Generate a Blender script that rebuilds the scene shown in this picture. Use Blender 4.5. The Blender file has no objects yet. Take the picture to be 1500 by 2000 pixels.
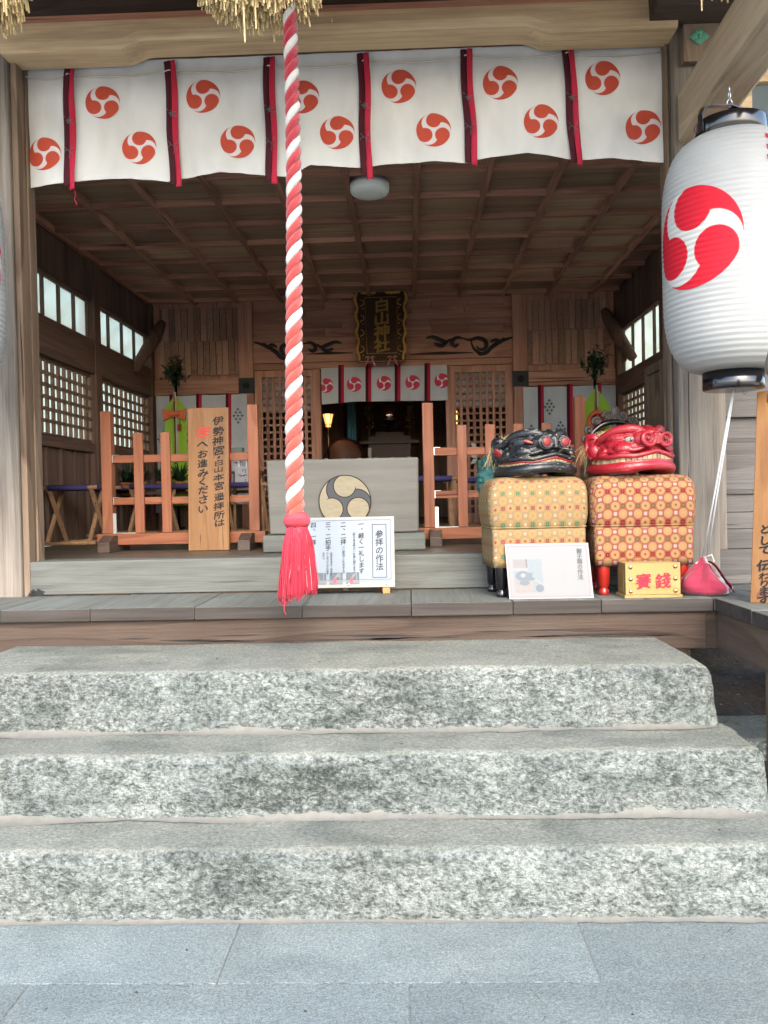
import bpy, math, random
from math import sin, cos, pi, radians, sqrt, atan2
from mathutils import Vector, Matrix, noise as MN

# ------------------------------------------------------------------ camera, sky, sun, exposure
scn = bpy.context.scene
COL = scn.collection
CAM_POS = Vector((0, 0, 1.5)); F_PX = 1625.0
CAM_M = (Matrix.Rotation(radians(1.75), 3, 'Z') @ Matrix.Rotation(pi/2 - radians(0.95), 3, 'X')
         @ Matrix.Rotation(radians(-1.2), 3, 'Z'))
cam_d = bpy.data.cameras.new("camera"); cam = bpy.data.objects.new("camera", cam_d); COL.objects.link(cam)
cam.matrix_world = Matrix.Translation(CAM_POS) @ CAM_M.to_4x4()
cam_d.sensor_fit = 'HORIZONTAL'; cam_d.sensor_width = 36; cam_d.lens = 36*F_PX/1500
cam_d.clip_start = 0.05; cam_d.clip_end = 2000
scn.camera = cam
scn.view_settings.view_transform = 'Standard'; scn.view_settings.look = 'None'
scn.view_settings.exposure = EXPOSURE = 2.97
scn.view_settings.gamma = 1
scn.cycles.use_denoising = True
scn.cycles.max_bounces = 10; scn.cycles.diffuse_bounces = 6; scn.cycles.glossy_bounces = 3
scn.cycles.transmission_bounces = 6; scn.cycles.sample_clamp_indirect = 6
scn.cycles.caustics_reflective = False; scn.cycles.caustics_refractive = False
W = bpy.data.worlds.new("World"); scn.world = W; W.use_nodes = True
wn = W.node_tree.nodes; wl = W.node_tree.links
SUN_EL, SUN_AZ = 40.0, 14.0          # the sun stands behind the camera, a little to its right
sky = wn.new('ShaderNodeTexSky'); sky.sky_type = 'NISHITA'; sky.sun_disc = False
sky.sun_elevation = radians(SUN_EL); sky.sun_rotation = radians(180 - SUN_AZ)
sky.dust_density = 2.5; sky.air_density = 1.0; sky.ozone_density = 1.0
wn['Background'].inputs[1].default_value = 0.15
wl.new(sky.outputs[0], wn['Background'].inputs[0])
sd = bpy.data.lights.new("sun", 'SUN'); sd.energy = 0.5; sd.angle = radians(30); sd.color = (1.0, 0.97, 0.90)
sun = bpy.data.objects.new("sun", sd); COL.objects.link(sun)
sdir = Vector((sin(radians(SUN_AZ))*cos(radians(SUN_EL)), -cos(radians(SUN_AZ))*cos(radians(SUN_EL)), sin(radians(SUN_EL))))
sun.rotation_euler = sdir.to_track_quat('Z', 'Y').to_euler()

def ray(px, py):
    return CAM_M @ Vector(((px-750)/F_PX, -(py-1000)/F_PX, -1))
def P(px, py, Y):            # the point at depth Y seen at a place of the 1500 x 2000 photograph
    d = ray(px, py); return CAM_POS + d*(Y/d.y)
def PZ(px, py, z):
    d = ray(px, py); return CAM_POS + d*((z-CAM_POS.z)/d.z)
def PX(px, py, X):
    d = ray(px, py); return CAM_POS + d*(X/d.x)

# ------------------------------------------------------------------ node helpers
class NT:
    def __init__(s, name):
        s.m = bpy.data.materials.new(name); s.m.use_nodes = True
        s.t = s.m.node_tree; s.n = s.t.nodes; s.l = s.t.links
        s.b = s.n['Principled BSDF']; s.out = s.n['Material Output']
    def put(s, sock, v):
        if v is None: return
        if hasattr(v, 'is_output') or isinstance(v, bpy.types.NodeSocket): s.l.new(v, sock)
        else:
            if isinstance(v, (tuple, list)) and len(v) == 3 and sock.type == 'RGBA': v = (*v, 1)
            sock.default_value = v
    def coord(s, kind='Object'): return s.n.new('ShaderNodeTexCoord').outputs[kind]
    def rnd(s): return s.n.new('ShaderNodeObjectInfo').outputs['Random']
    def island(s): return s.n.new('ShaderNodeNewGeometry').outputs['Random Per Island']
    def normal(s): return s.n.new('ShaderNodeNewGeometry').outputs['Normal']
    def attr(s, a):
        n = s.n.new('ShaderNodeAttribute'); n.attribute_name = a; return n.outputs['Vector']
    def m_(s, op, a, b=0.0, c=0.0, clamp=False):
        n = s.n.new('ShaderNodeMath'); n.operation = op; n.use_clamp = clamp
        s.put(n.inputs[0], a); s.put(n.inputs[1], b); s.put(n.inputs[2], c); return n.outputs[0]
    def v_(s, op, a, b=(0,0,0), sc=None):
        n = s.n.new('ShaderNodeVectorMath'); n.operation = op
        s.put(n.inputs[0], a)
        if op != 'SCALE': s.put(n.inputs[1], b)
        if sc is not None: s.put(n.inputs['Scale'], sc)
        return n.outputs['Value'] if op in ('LENGTH', 'DOT_PRODUCT', 'DISTANCE') else n.outputs[0]
    def sep(s, v):
        n = s.n.new('ShaderNodeSeparateXYZ'); s.put(n.inputs[0], v); return n.outputs
    def comb(s, x, y, z):
        n = s.n.new('ShaderNodeCombineXYZ'); s.put(n.inputs[0], x); s.put(n.inputs[1], y); s.put(n.inputs[2], z); return n.outputs[0]
    def noise(s, v, scale=5, det=3, rough=.55, dist=0.0, col=False):
        n = s.n.new('ShaderNodeTexNoise'); s.put(n.inputs['Vector'], v)
        s.put(n.inputs['Scale'], scale); n.inputs['Detail'].default_value = det
        n.inputs['Roughness'].default_value = rough; n.inputs['Distortion'].default_value = dist
        return n.outputs['Color'] if col else n.outputs[0]
    def voro(s, v, scale=5, feat='F1', out='Distance', rnd=1.0):
        n = s.n.new('ShaderNodeTexVoronoi'); n.feature = feat; s.put(n.inputs['Vector'], v)
        s.put(n.inputs['Scale'], scale); n.inputs['Randomness'].default_value = rnd
        return n.outputs[out]
    def ramp(s, f, stops, interp='LINEAR'):
        n = s.n.new('ShaderNodeValToRGB'); n.color_ramp.interpolation = interp
        e = n.color_ramp.elements
        while len(e) > 1: e.remove(e[-1])
        e[0].position = stops[0][0]; c = stops[0][1]; e[0].color = (*c, 1) if isinstance(c, tuple) else (c, c, c, 1)
        for p, c in stops[1:]:
            x = e.new(p); x.color = (*c, 1) if isinstance(c, tuple) else (c, c, c, 1)
        s.put(n.inputs[0], f); return n.outputs[0]
    def mix(s, a, b, f, kind='MIX'):
        n = s.n.new('ShaderNodeMix'); n.data_type = 'RGBA'; n.blend_type = kind
        s.put(n.inputs[0], f); s.put(n.inputs[6], a); s.put(n.inputs[7], b); return n.outputs[2]
    def step(s, a, edge, soft=.01):   # 0 below the edge, 1 above
        n = s.n.new('ShaderNodeMapRange'); n.interpolation_type = 'SMOOTHSTEP'
        s.put(n.inputs[0], a); s.put(n.inputs[1], s_sub(edge, soft)); s.put(n.inputs[2], edge + soft); return n.outputs[0]
    def bump(s, h, strength=.3, dist=.01):
        n = s.n.new('ShaderNodeBump'); s.put(n.inputs['Height'], h); n.inputs['Strength'].default_value = strength
        n.inputs['Distance'].default_value = dist; s.l.new(n.outputs[0], s.b.inputs['Normal'])
    def fin(s, col=None, rough=None, spec=None, **kw):
        s.put(s.b.inputs['Base Color'], col); s.put(s.b.inputs['Roughness'], rough)
        s.put(s.b.inputs['Specular IOR Level'], spec)
        for k, v in kw.items(): s.put(s.b.inputs[k.replace('_', ' ')], v)
        return s.m
def s_sub(a, b): return a - b

def sc3(k, axis, along):
    v = [k, k, k]; v['xyz'.index(axis)] = k*along; return tuple(v)

def wood(name, dark, light, axis='z', ring=9.0, freq=7.0, fibre=110, contrast=.55, rough=.75, grey=None, grey_amt=.5,
         bump=.35, var=.25, along=.07, spec=.25):
    n = NT(name)
    o = n.v_('ADD', n.coord(), n.v_('SCALE', (7.3, 3.1, 5.7), sc=n.m_('MULTIPLY', n.rnd(), 9.0)))
    isl = n.island()
    o = n.v_('ADD', o, n.v_('SCALE', (3.7, 9.1, 2.3), sc=n.m_('MULTIPLY', isl, 5.0)))
    st = n.v_('MULTIPLY', o, sc3(1, axis, along))
    warp = n.noise(st, 2.2, 2, .5)
    rings = n.m_('FRACT', n.m_('MULTIPLY', n.noise(st, ring/3, 1.5, .4), freq))
    rings = n.ramp(rings, [(0, 1.0), (.75, .35), (.93, 0.0), (1, .9)])
    fib = n.noise(n.v_('MULTIPLY', o, sc3(1, axis, .03)), fibre, 3, .7)
    fib = n.ramp(fib, [(.3, 0.0), (.7, 1.0)])
    mid = n.ramp(n.noise(n.v_('MULTIPLY', o, sc3(1, axis, .045)), fibre*.30, 2, .6), [(.36, 0.0), (.64, 1.0)])
    f = n.m_('ADD', n.m_('MULTIPLY', rings, contrast), n.m_('MULTIPLY', n.m_('ADD', n.m_('MULTIPLY', fib, .5), n.m_('MULTIPLY', mid, .5)), 1-contrast))
    c = n.mix(dark, light, f)
    blot = n.ramp(n.noise(n.v_('MULTIPLY', o, sc3(1, axis, .35)), 3.2, 4, .6), [(.35, 0.0), (.65, 1.0)])
    if grey: c = n.mix(c, n.mix(grey, tuple(x*.62 for x in grey), n.m_('MULTIPLY', n.m_('SUBTRACT', 1.0, f), .8)), n.m_('MULTIPLY', blot, grey_amt))
    c = n.mix(c, (0, 0, 0), n.m_('MULTIPLY', n.m_('SUBTRACT', 1.0, blot), .18))
    c = n.mix(c, n.v_('SCALE', c, sc=1 - var*1.2), n.m_('FRACT', n.m_('MULTIPLY', isl, 7.31)))
    crack = n.noise(n.v_('MULTIPLY', o, sc3(1, axis, .02)), fibre*.35, 2, .5)
    ck = n.ramp(crack, [(.26, 1.0), (.31, 0.0)])
    c = n.mix(c, tuple(x*.35 for x in dark), ck)
    n.bump(n.m_('SUBTRACT', n.m_('ADD', n.m_('MULTIPLY', fib, .6), n.m_('MULTIPLY', rings, .4)), ck), bump, .004)
    return n.fin(c, n.m_('SUBTRACT', rough+.08, n.m_('MULTIPLY', f, .15)), spec)

def flat(name, col, rough=.6, spec=.3, nz=.06, scale=20, bump=0, **kw):
    n = NT(name); o = n.coord()
    f = n.noise(o, scale, 4, .6)
    c = n.mix(tuple(x*(1-nz*2) for x in col), tuple(min(1, x*(1+nz)) for x in col), f)
    if bump: n.bump(f, bump, .004)
    return n.fin(c, rough, spec, **kw)

def cloth(name, col, rough=.9, weave=700, trans=0.0, nz=.05, crease=.25):
    n = NT(name); o = n.coord()
    w = n.noise(n.v_('MULTIPLY', o, (1, 1, .3)), weave, 1, .5)
    big = n.noise(n.v_('MULTIPLY', o, (1, 1, .5)), 5, 3, .5)
    c = n.mix(tuple(x*(1-nz*3) for x in col), col, n.ramp(big, [(.3, 0.0), (.6, 1.0)]))
    n.bump(n.m_('ADD', n.m_('MULTIPLY', w, .1), big), crease, .02)
    n.fin(c, rough, .1)
    if trans:
        tr = n.n.new('ShaderNodeBsdfTranslucent'); n.put(tr.inputs[0], c)
        mx = n.n.new('ShaderNodeMixShader'); mx.inputs[0].default_value = trans
        n.l.new(n.b.outputs[0], mx.inputs[1]); n.l.new(tr.outputs[0], mx.inputs[2]); n.l.new(mx.outputs[0], n.out.inputs[0])
    return n.m

# ------------------------------------------------------------------ mesh helpers
class MB:
    """Collects shapes; build() links them as ONE mesh object."""
    def __init__(s): s.v = []; s.f = []; s.mi = []; s.uv = []; s.sm = []; s.cur = 0; s.smooth = False
    def add(s, verts, faces, uvs=None, mi=None, smooth=None):
        b = len(s.v); s.v.extend([tuple(p) for p in verts])
        for i, f in enumerate(faces):
            s.f.append([b+k for k in f]); s.mi.append(s.cur if mi is None else mi)
            s.sm.append(s.smooth if smooth is None else smooth)
            s.uv.append([uvs[k] for k in f] if uvs else None)
        return s
    def box(s, x0, x1, y0, y1, z0, z1, M=None, **k):
        v = [Vector((x, y, z)) for z in (z0, z1) for y in (y0, y1) for x in (x0, x1)]
        if M: v = [M @ p for p in v]
        return s.add(v, [(0,2,3,1), (4,5,7,6), (0,1,5,4), (2,6,7,3), (0,4,6,2), (1,3,7,5)], **k)
    def hexa(s, q, **k):    # 8 points: bottom four then top four, each in the order of box()
        return s.add(q, [(0,2,3,1), (4,5,7,6), (0,1,5,4), (2,6,7,3), (0,4,6,2), (1,3,7,5)], **k)
    def bar(s, a, b, w, h, up=(0,0,1), **k):   # a beam from a to b with cross-section w x h
        a = Vector(a); b = Vector(b); d = (b-a).normalized(); up = Vector(up)
        r = d.cross(up)
        if r.length < 1e-4: r = d.cross(Vector((0,1,0)))
        r.normalize(); u = r.cross(d)
        q = []
        for e in (a, b):
            for (i, j) in ((-1,-1), (1,-1), (-1,1), (1,1)): q.append(e + r*(i*w/2) + u*(j*h/2))
        return s.add(q, [(0,1,3,2), (4,6,7,5), (0,4,5,1), (2,3,7,6), (0,2,6,4), (1,5,7,3)], **k)
    def tube(s, pts, rad, n=10, cap=True, flat=None, smooth=True, **k):
        pts = [Vector(p) for p in pts]; N = len(pts)
        if not hasattr(rad, '__len__'): rad = [rad]*N
        t0 = (pts[1]-pts[0]).normalized(); ref = Vector((0,0,1)) if abs(t0.z) < .9 else Vector((1,0,0))
        r = t0.cross(ref).normalized(); V = []
        for i, p in enumerate(pts):
            t = (pts[min(i+1, N-1)] - pts[max(i-1, 0)])
            if t.length < 1e-9: t = t0
            t.normalize(); r = (r - t*r.dot(t))
            if r.length < 1e-6: r = t.orthogonal()
            r.normalize(); u = t.cross(r)
            for j in range(n):
                a = 2*pi*j/n; q = r*cos(a)*rad[i] + u*sin(a)*rad[i]
                if flat: q = Vector((q.x*flat[0], q.y*flat[1], q.z*flat[2]))
                V.append(p+q)
        Fc = [(i*n+j, i*n+(j+1) % n, (i+1)*n+(j+1) % n, (i+1)*n+j) for i in range(N-1) for j in range(n)]
        if cap: Fc += [tuple(reversed(range(n))), tuple(range((N-1)*n, N*n))]
        return s.add(V, Fc, smooth=smooth, **k)
    def lathe(s, prof, c=(0,0,0), n=32, smooth=True, **k):   # prof: (radius, z)
        c = Vector(c); V = []
        for r, z in prof:
            for j in range(n):
                a = 2*pi*j/n; V.append(c + Vector((r*cos(a), r*sin(a), z)))
        m = len(prof)
        Fc = [(i*n+j, i*n+(j+1) % n, (i+1)*n+(j+1) % n, (i+1)*n+j) for i in range(m-1) for j in range(n)]
        if prof[0][0] > 1e-5: Fc.append(tuple(reversed(range(n))))
        if prof[-1][0] > 1e-5: Fc.append(tuple(range((m-1)*n, m*n)))
        return s.add(V, Fc, smooth=smooth, **k)
    def ball(s, c, r, n=16, M=None, **k):
        c = Vector(c); rx, ry, rz = r if hasattr(r, '__len__') else (r, r, r); V = []; m = n//2
        for i in range(m+1):
            th = pi*i/m
            for j in range(n):
                p = Vector((rx*sin(th)*cos(2*pi*j/n), ry*sin(th)*sin(2*pi*j/n), rz*cos(th)))
                V.append(c + (M @ p if M else p))
        Fc = [(i*n+j, (i+1)*n+j, (i+1)*n+(j+1) % n, i*n+(j+1) % n) for i in range(m) for j in range(n)]
        return s.add(V, Fc, smooth=k.pop('smooth', True), **k)
    def grid(s, fn, nu, nv, uvf=None, smooth=True, **k):
        V = []; U = []
        for i in range(nu+1):
            for j in range(nv+1):
                V.append(fn(i/nu, j/nv)); U.append(uvf(i/nu, j/nv) if uvf else (i/nu, j/nv))
        Fc = [(i*(nv+1)+j, (i+1)*(nv+1)+j, (i+1)*(nv+1)+j+1, i*(nv+1)+j+1) for i in range(nu) for j in range(nv)]
        return s.add(V, Fc, uvs=U, smooth=smooth, **k)
    def poly(s, pts, th, nrm=(0,1,0), **k):    # a flat outline given thickness along nrm
        pts = [Vector(p) for p in pts]; n = len(pts); d = Vector(nrm)*th
        V = pts + [p+d for p in pts]
        return s.add(V, [tuple(range(n)), tuple(reversed(range(n, 2*n)))] + [(i, i+n, (i+1) % n+n, (i+1) % n) for i in range(n)], **k)
    def build(s, name, mats, parent=None, world=False, bevel=0, seg=2, mods=None):
        me = bpy.data.meshes.new(name)
        off = Vector((0,0,0))
        if world and parent is not None:
            r = parent
            while r.parent: r = r.parent
            off = Vector(r.location)
        me.from_pydata([(Vector(p)-off)[:] for p in s.v], [], s.f)
        mats = mats if isinstance(mats, (list, tuple)) else [mats]
        for m in mats: me.materials.append(m)
        me.polygons.foreach_set('material_index', s.mi); me.polygons.foreach_set('use_smooth', s.sm)
        if any(s.uv):
            ul = me.uv_layers.new(name='UVMap'); k = 0
            for p, u in zip(me.polygons, s.uv):
                for li, i in enumerate(p.loop_indices): ul.data[i].uv = u[li] if u else (0, 0)
        me.validate(); me.update()
        o = bpy.data.objects.new(name, me); COL.objects.link(o)
        if parent is not None: o.parent = parent
        if bevel:
            b = o.modifiers.new('bevel', 'BEVEL'); b.width = bevel; b.segments = seg; b.limit_method = 'ANGLE'; b.angle_limit = radians(35)
            b.harden_normals = False
        for kind, kw in (mods or []):
            m = o.modifiers.new(kind.lower(), kind)
            for a, v in kw.items(): setattr(m, a, v)
        return o

def thing(name, label, cat, loc=(0,0,0), rz=0.0, group=None):
    o = bpy.data.objects.new(name, None); COL.objects.link(o); o.empty_display_size = .1
    o.location = loc; o.rotation_euler = (0, 0, rz); o['label'] = label; o['category'] = cat
    if group: o['group'] = group
    return o
def tag(o, label, cat, group=None, kind=None):
    o['label'] = label; o['category'] = cat
    if group: o['group'] = group
    if kind: o['kind'] = kind
    return o
def struct(o): o['kind'] = 'structure'; return o
def dup(root, loc, rz=None, label=None, name=None):
    def cp(o, par):
        c = o.copy(); COL.objects.link(c); c.parent = par
        for ch in o.children: cp(ch, c)
        return c
    r = cp(root, None); r.location = loc
    if rz is not None: r.rotation_euler = (0, 0, rz)
    if label: r['label'] = label
    return r

# ------------------------------------------------------------------ lettering
_tc = bpy.data.curves.new('lettering', 'FONT'); _to = bpy.data.objects.new('lettering', _tc); COL.objects.link(_to)
_gl = {}
def glyph(ch, bold):
    k = (ch, bold)
    if k not in _gl:
        _tc.body = ch; _tc.offset = bold; _tc.size = 1; _tc.resolution_u = 3
        dg = bpy.context.evaluated_depsgraph_get(); dg.update()
        me = bpy.data.meshes.new_from_object(_to.evaluated_get(dg))
        vs = [v.co.copy() for v in me.vertices]; fs = [tuple(p.vertices) for p in me.polygons]
        bpy.data.meshes.remove(me); _gl[k] = (vs, fs)
    return _gl[k]
def write(mb, text, top, right, down, nrm, size=1.0, pitch=1.0, bold=.012, mi=1, wx=1.0, jit=0.0, seed=1, horizontal=False, brush=0.0):
    """Vertical lettering: top = centre of the first character's upper edge."""
    R = random.Random(seed); top = Vector(top); r = Vector(right).normalized(); d = Vector(down).normalized(); q = Vector(nrm)
    pos = 0.0
    for ch in text:
        if ch == ' ': pos += .5*pitch; continue
        if ch == '|': pos += .22*pitch; continue
        vs, fs = glyph(ch, 0.0)
        a = R.uniform(-jit, jit)*.6; k = 1 + R.uniform(-jit, jit)
        base = top + (r*size*pos if horizontal else d*size*(pos+.5)) + (d*size*.5 if horizontal else Vector())
        bb = max(bold, 0)*.8
        for ci, (ox, oz) in enumerate(((0,0), (bb,bb), (-bb,bb), (bb,-bb), (-bb,-bb)) if bb else ((0,0),)):
          V = []
          for p in vs:
            x = (p.x - .5)*k*wx; y = (p.y - .38)*k
            x += ox; y += oz
            if ch in '、。': x += .45; y += .45
            if ch in '（）': x, y = (y*1, -x*1)
            x2 = x*cos(a)-y*sin(a); y2 = x*sin(a)+y*cos(a)
            y2 += brush*x2*.35
            if brush:
                x2 += brush*.05*sin(9*y2+pos*3); y2 += brush*.04*sin(11*x2+pos*5)
            V.append(base + r*(x2*size) - d*(y2*size) + q*(.0012 + ci*.00008))
          mb.add(V, fs, mi=mi, smooth=False)
        pos += pitch
# ------------------------------------------------------------------ materials
M = {}
M['post'] = wood('post_wood', (0.07,0.043,0.026), (0.235,0.16,0.105), 'z', freq=9, contrast=.55, grey=(0.2,0.165,0.13), grey_amt=.4, bump=.5, along=.13)
M['post_grey'] = wood('bleached_post_wood', (0.075,0.060,0.046), (0.235,0.201,0.163), 'z', freq=5, contrast=.25, fibre=90, grey=(0.220,0.199,0.167), grey_amt=.5, bump=.7, along=.13)
M['weather_x'] = wood('weathered_wood_along', (0.058,0.056,0.048), (0.112,0.117,0.103), 'x', freq=8, contrast=.15, grey=(0.110,0.120,0.109), grey_amt=.6, var=.2, along=.13)
M['deck'] = wood('deck_board_wood', (0.057,0.058,0.051), (0.115,0.123,0.109), 'y', freq=7, contrast=.4, grey=(0.124,0.139,0.128), grey_amt=.6, var=.3, rough=.6)
M['deck_beam'] = wood('deck_beam_wood', (0.028,0.016,0.011), (0.065,0.041,0.027), 'x', freq=9, contrast=.5, grey=(0.059,0.049,0.038), grey_amt=.45, bump=.7, along=.13)
M['deck_beam_y'] = wood('deck_side_beam_wood', (0.053,0.029,0.018), (0.111,0.070,0.045), 'y', freq=9, contrast=.5, grey=(0.111,0.084,0.064), grey_amt=.5, bump=.7)
M['wall_x'] = wood('side_bay_board_wood', (0.057,0.050,0.044), (0.134,0.122,0.112), 'x', freq=9, contrast=.5, grey=(0.129,0.124,0.119), grey_amt=.5, bump=.8)
M['beam'] = wood('top_beam_wood', (0.339,0.236,0.126), (0.680,0.489,0.277), 'x', freq=6, contrast=.3, grey=(0.640,0.505,0.317), grey_amt=.6, bump=.35)
M['beam_y'] = wood('tie_beam_wood', (0.212,0.155,0.097), (0.411,0.309,0.199), 'y', freq=7, contrast=.4, grey=(0.424,0.355,0.252), grey_amt=.6, bump=.6)
M['red_x'] = wood('inner_wood_across', (.23,.105,.070), (.58,.305,.21), 'x', freq=6, contrast=.4, bump=.2)
M['red_y'] = wood('inner_wood_along', (.23,.105,.070), (.58,.305,.21), 'y', freq=6, contrast=.4, bump=.2)
M['red_z'] = wood('inner_wood_upright', (.23,.105,.070), (.58,.305,.21), 'z', freq=6, contrast=.4, bump=.2)
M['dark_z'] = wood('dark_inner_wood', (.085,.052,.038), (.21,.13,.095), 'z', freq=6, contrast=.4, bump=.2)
M['tablet'] = wood('tablet_wood', (0.111,0.065,0.046), (0.260,0.163,0.114), 'z', freq=4, contrast=.3, bump=.2, var=.5)
M['fence'] = wood('cedar_wood_upright', (0.157,0.045,0.019), (0.294,0.105,0.046), 'z', freq=8, contrast=.5, bump=.35, grey=(0.189,0.090,0.058), grey_amt=.5, rough=.6, along=.13)
M['fence_x'] = wood('cedar_wood_across', (0.147,0.043,0.018), (0.272,0.097,0.044), 'x', freq=8, contrast=.5, bump=.35, grey=(0.189,0.082,0.048), grey_amt=.3, rough=.6, along=.13)
M['block'] = wood('stained_block_wood', (.035,.023,.018), (.085,.058,.045), 'y', freq=5, contrast=.4, rough=.5)
M['sign'] = wood('sign_board_wood', (0.128,0.053,0.014), (0.190,0.093,0.030), 'z', freq=8, contrast=.45, bump=.15, rough=.5, var=.0, along=.13)
M['pine'] = wood('new_pine_wood', (0.206,0.130,0.036), (0.266,0.189,0.072), 'x', freq=9, contrast=.6, bump=.12, rough=.5, var=.05, along=.13)
M['pine_side'] = wood('new_pine_wood_side', (0.141,0.085,0.026), (0.208,0.134,0.050), 'z', freq=9, contrast=.6, bump=.12, rough=.55, var=.05)
M['box'] = wood('offering_box_wood', (0.081,0.076,0.064), (0.105,0.099,0.085), 'x', freq=4, contrast=.2, fibre=60, bump=.2, grey=(0.108,0.105,0.095), grey_amt=.6, var=0, rough=.6)
M['stool'] = wood('stool_wood', (.30,.16,.08), (.50,.30,.16), 'z', freq=5, contrast=.4, bump=.1)
M['floor'] = wood('dark_floor_wood', (0.038,0.032,0.024), (0.090,0.079,0.060), 'x', freq=5, contrast=.35, bump=.15, rough=.38, spec=.5)
M['curtain'] = cloth('white_curtain_cloth', (0.538,0.538,0.521), trans=.12)
M['noren'] = cloth('pale_hanging_cloth', (0.448,0.462,0.491), trans=.1)
M['ribbon'] = cloth('red_ribbon_cloth', (0.36,0.022,0.045), trans=.0, crease=.4)
M['ribbon_dk'] = cloth('dark_red_ribbon_cloth', (0.055,0.012,0.018), crease=.4)
M['cord'] = flat('cream_cord', (0.473,0.441,0.347), .8, nz=.1)
M['black'] = flat('black_lacquer', (0.004,0.004,0.005), .18, .6, nz=.2)
M['blackmat'] = flat('black_paint', (0.006,0.006,0.007), .5, .3, nz=.2)
M['ink'] = flat('black_ink', (0.009,0.009,0.009), .7, .2, nz=.3, scale=60)
M['ink_soft'] = flat('pale_grey_ink', (0.033,0.035,0.037), .7, .2)
M['ink_dark'] = flat('grey_print', (0.022,0.022,0.03), .7, .2)
M['red_ink'] = flat('red_brush_paint', (0.375,0.025,0.020), .6, .2, nz=.1)
M['red_lac'] = flat('red_lacquer', (0.218,0.010,0.006), .3, .5, nz=.12, scale=8)
M['gold'] = flat('gilded_carving', (0.85,0.5,0.13), .32, .5, nz=.3, scale=40, Metallic=.85)
M['brass'] = flat('brass_stud_metal', (0.300,0.228,0.120), .3, .5, nz=.1, Metallic=.9)
M['steel'] = flat('steel_bracket_metal', (.55,.56,.56), .35, .5, Metallic=.8)
M['plaque'] = flat('dark_plaque_wood', (.05,.022,.014), .5, .3, nz=.2, scale=15)
M['verdigris'] = flat('verdigris_copper', (0.100,0.300,0.200), .8, .2, nz=.35, scale=60, bump=.4)
M['white_paint'] = flat('white_paint', (0.173,0.177,0.177), .45, .3, nz=.03)
M['roof_white'] = flat('white_roof_paint', (.30,.31,.31), .4, .4, nz=.04)
M['paper'] = flat('white_paper', (0.093,0.096,0.100), .35, .3, nz=.02)
M['paper_blue'] = flat('laminated_sheet', (0.109,0.130,0.151), .28, .4, nz=.02)
M['bluegrey'] = flat('blue_grey_print', (0.076,0.096,0.121), .4, .3, nz=.25, scale=60)
M['skirt_red'] = flat('red_print', (0.288,0.040,0.060), .5, .3, nz=.1)
M['alu'] = flat('weathered_frame', (0.194,0.183,0.163), .55, .3, nz=.15, scale=12)
M['navy'] = cloth('indigo_seat_cloth', (0.055,0.045,0.125), crease=.1)
M['green'] = cloth('lime_silk', (0.208,0.357,0.030), rough=.55, crease=.08, nz=.02)
M['brocade_or'] = flat('orange_brocade', (.62,.12,.05), .6, .3, nz=.6, scale=90)
M['leaf'] = flat('leaf_green', (0.015,0.040,0.015), .5, .3, nz=.5, scale=30)
M['pot'] = flat('terracotta_pot', (.45,.16,.06), .7, .2, nz=.15)
M['mortar'] = flat('pale_mortar', (0.122,0.119,0.105), .9, .1, nz=.16, scale=26, bump=.5)
M['mirror'] = flat('silver_mirror', (.8,.8,.78), .08, .5, nz=.02, Metallic=1.0)
M['lamp_off'] = flat('milky_lamp_cover', (0.85,0.9,0.86), .35, .4, nz=.02)
M['teal'] = cloth('teal_cotton_cloth', (0.020,0.061,0.058), crease=.5, nz=.15)
M['crimson'] = cloth('crimson_cotton_cloth', (0.065,0.004,0.010), crease=.5, nz=.08)
M['string'] = flat('white_string', (0.36,0.37,0.37), .8, .2, nz=.05)
M['cut_straw'] = flat('cut_rice_straw', (0.750,0.587,0.312), .7, .25, nz=.3, scale=25)
M['side_y'] = wood('side_wall_wood_along', (.07,.04,.028), (.18,.105,.075), 'y', freq=6, contrast=.4, bump=.2)
M['side_z'] = wood('side_wall_wood_upright', (.07,.04,.028), (.18,.105,.075), 'z', freq=6, contrast=.4, bump=.2)
M['straw'] = flat('dry_straw', (0.294,0.217,0.105), .7, .25, nz=.35, scale=35)
M['tatami'] = flat('tatami_straw_mat', (.30,.22,.10), .8, .2, nz=.2, scale=30)
M['tatami_edge'] = flat('tatami_edge_cloth', (.02,.05,.035), .8, .2)
M['tooth'] = wood('worn_gilt_tooth', (0.132,0.093,0.044), (0.291,0.221,0.119), 'z', freq=5, contrast=.3, rough=.45, bump=.2, var=.3)
M['tooth_dk'] = wood('worn_dark_tooth', (.12,.085,.05), (.40,.29,.16), 'z', freq=5, contrast=.3, rough=.5, bump=.3, var=.4)
M['nostril'] = flat('deep_red_paint', (0.126,0.006,0.006), .45, .4, nz=.2)
M['hide'] = flat('dark_bead', (.01,.01,.01), .2, .6)
M['glow'] = NT('lit_paper_shade'); n = M['glow']
n.fin((.9,.55,.2), .6, .2); n.put(n.b.inputs['Emission Color'], (1.0,.50,.16)); n.put(n.b.inputs['Emission Strength'], .17); M['glow'] = n.m

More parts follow.
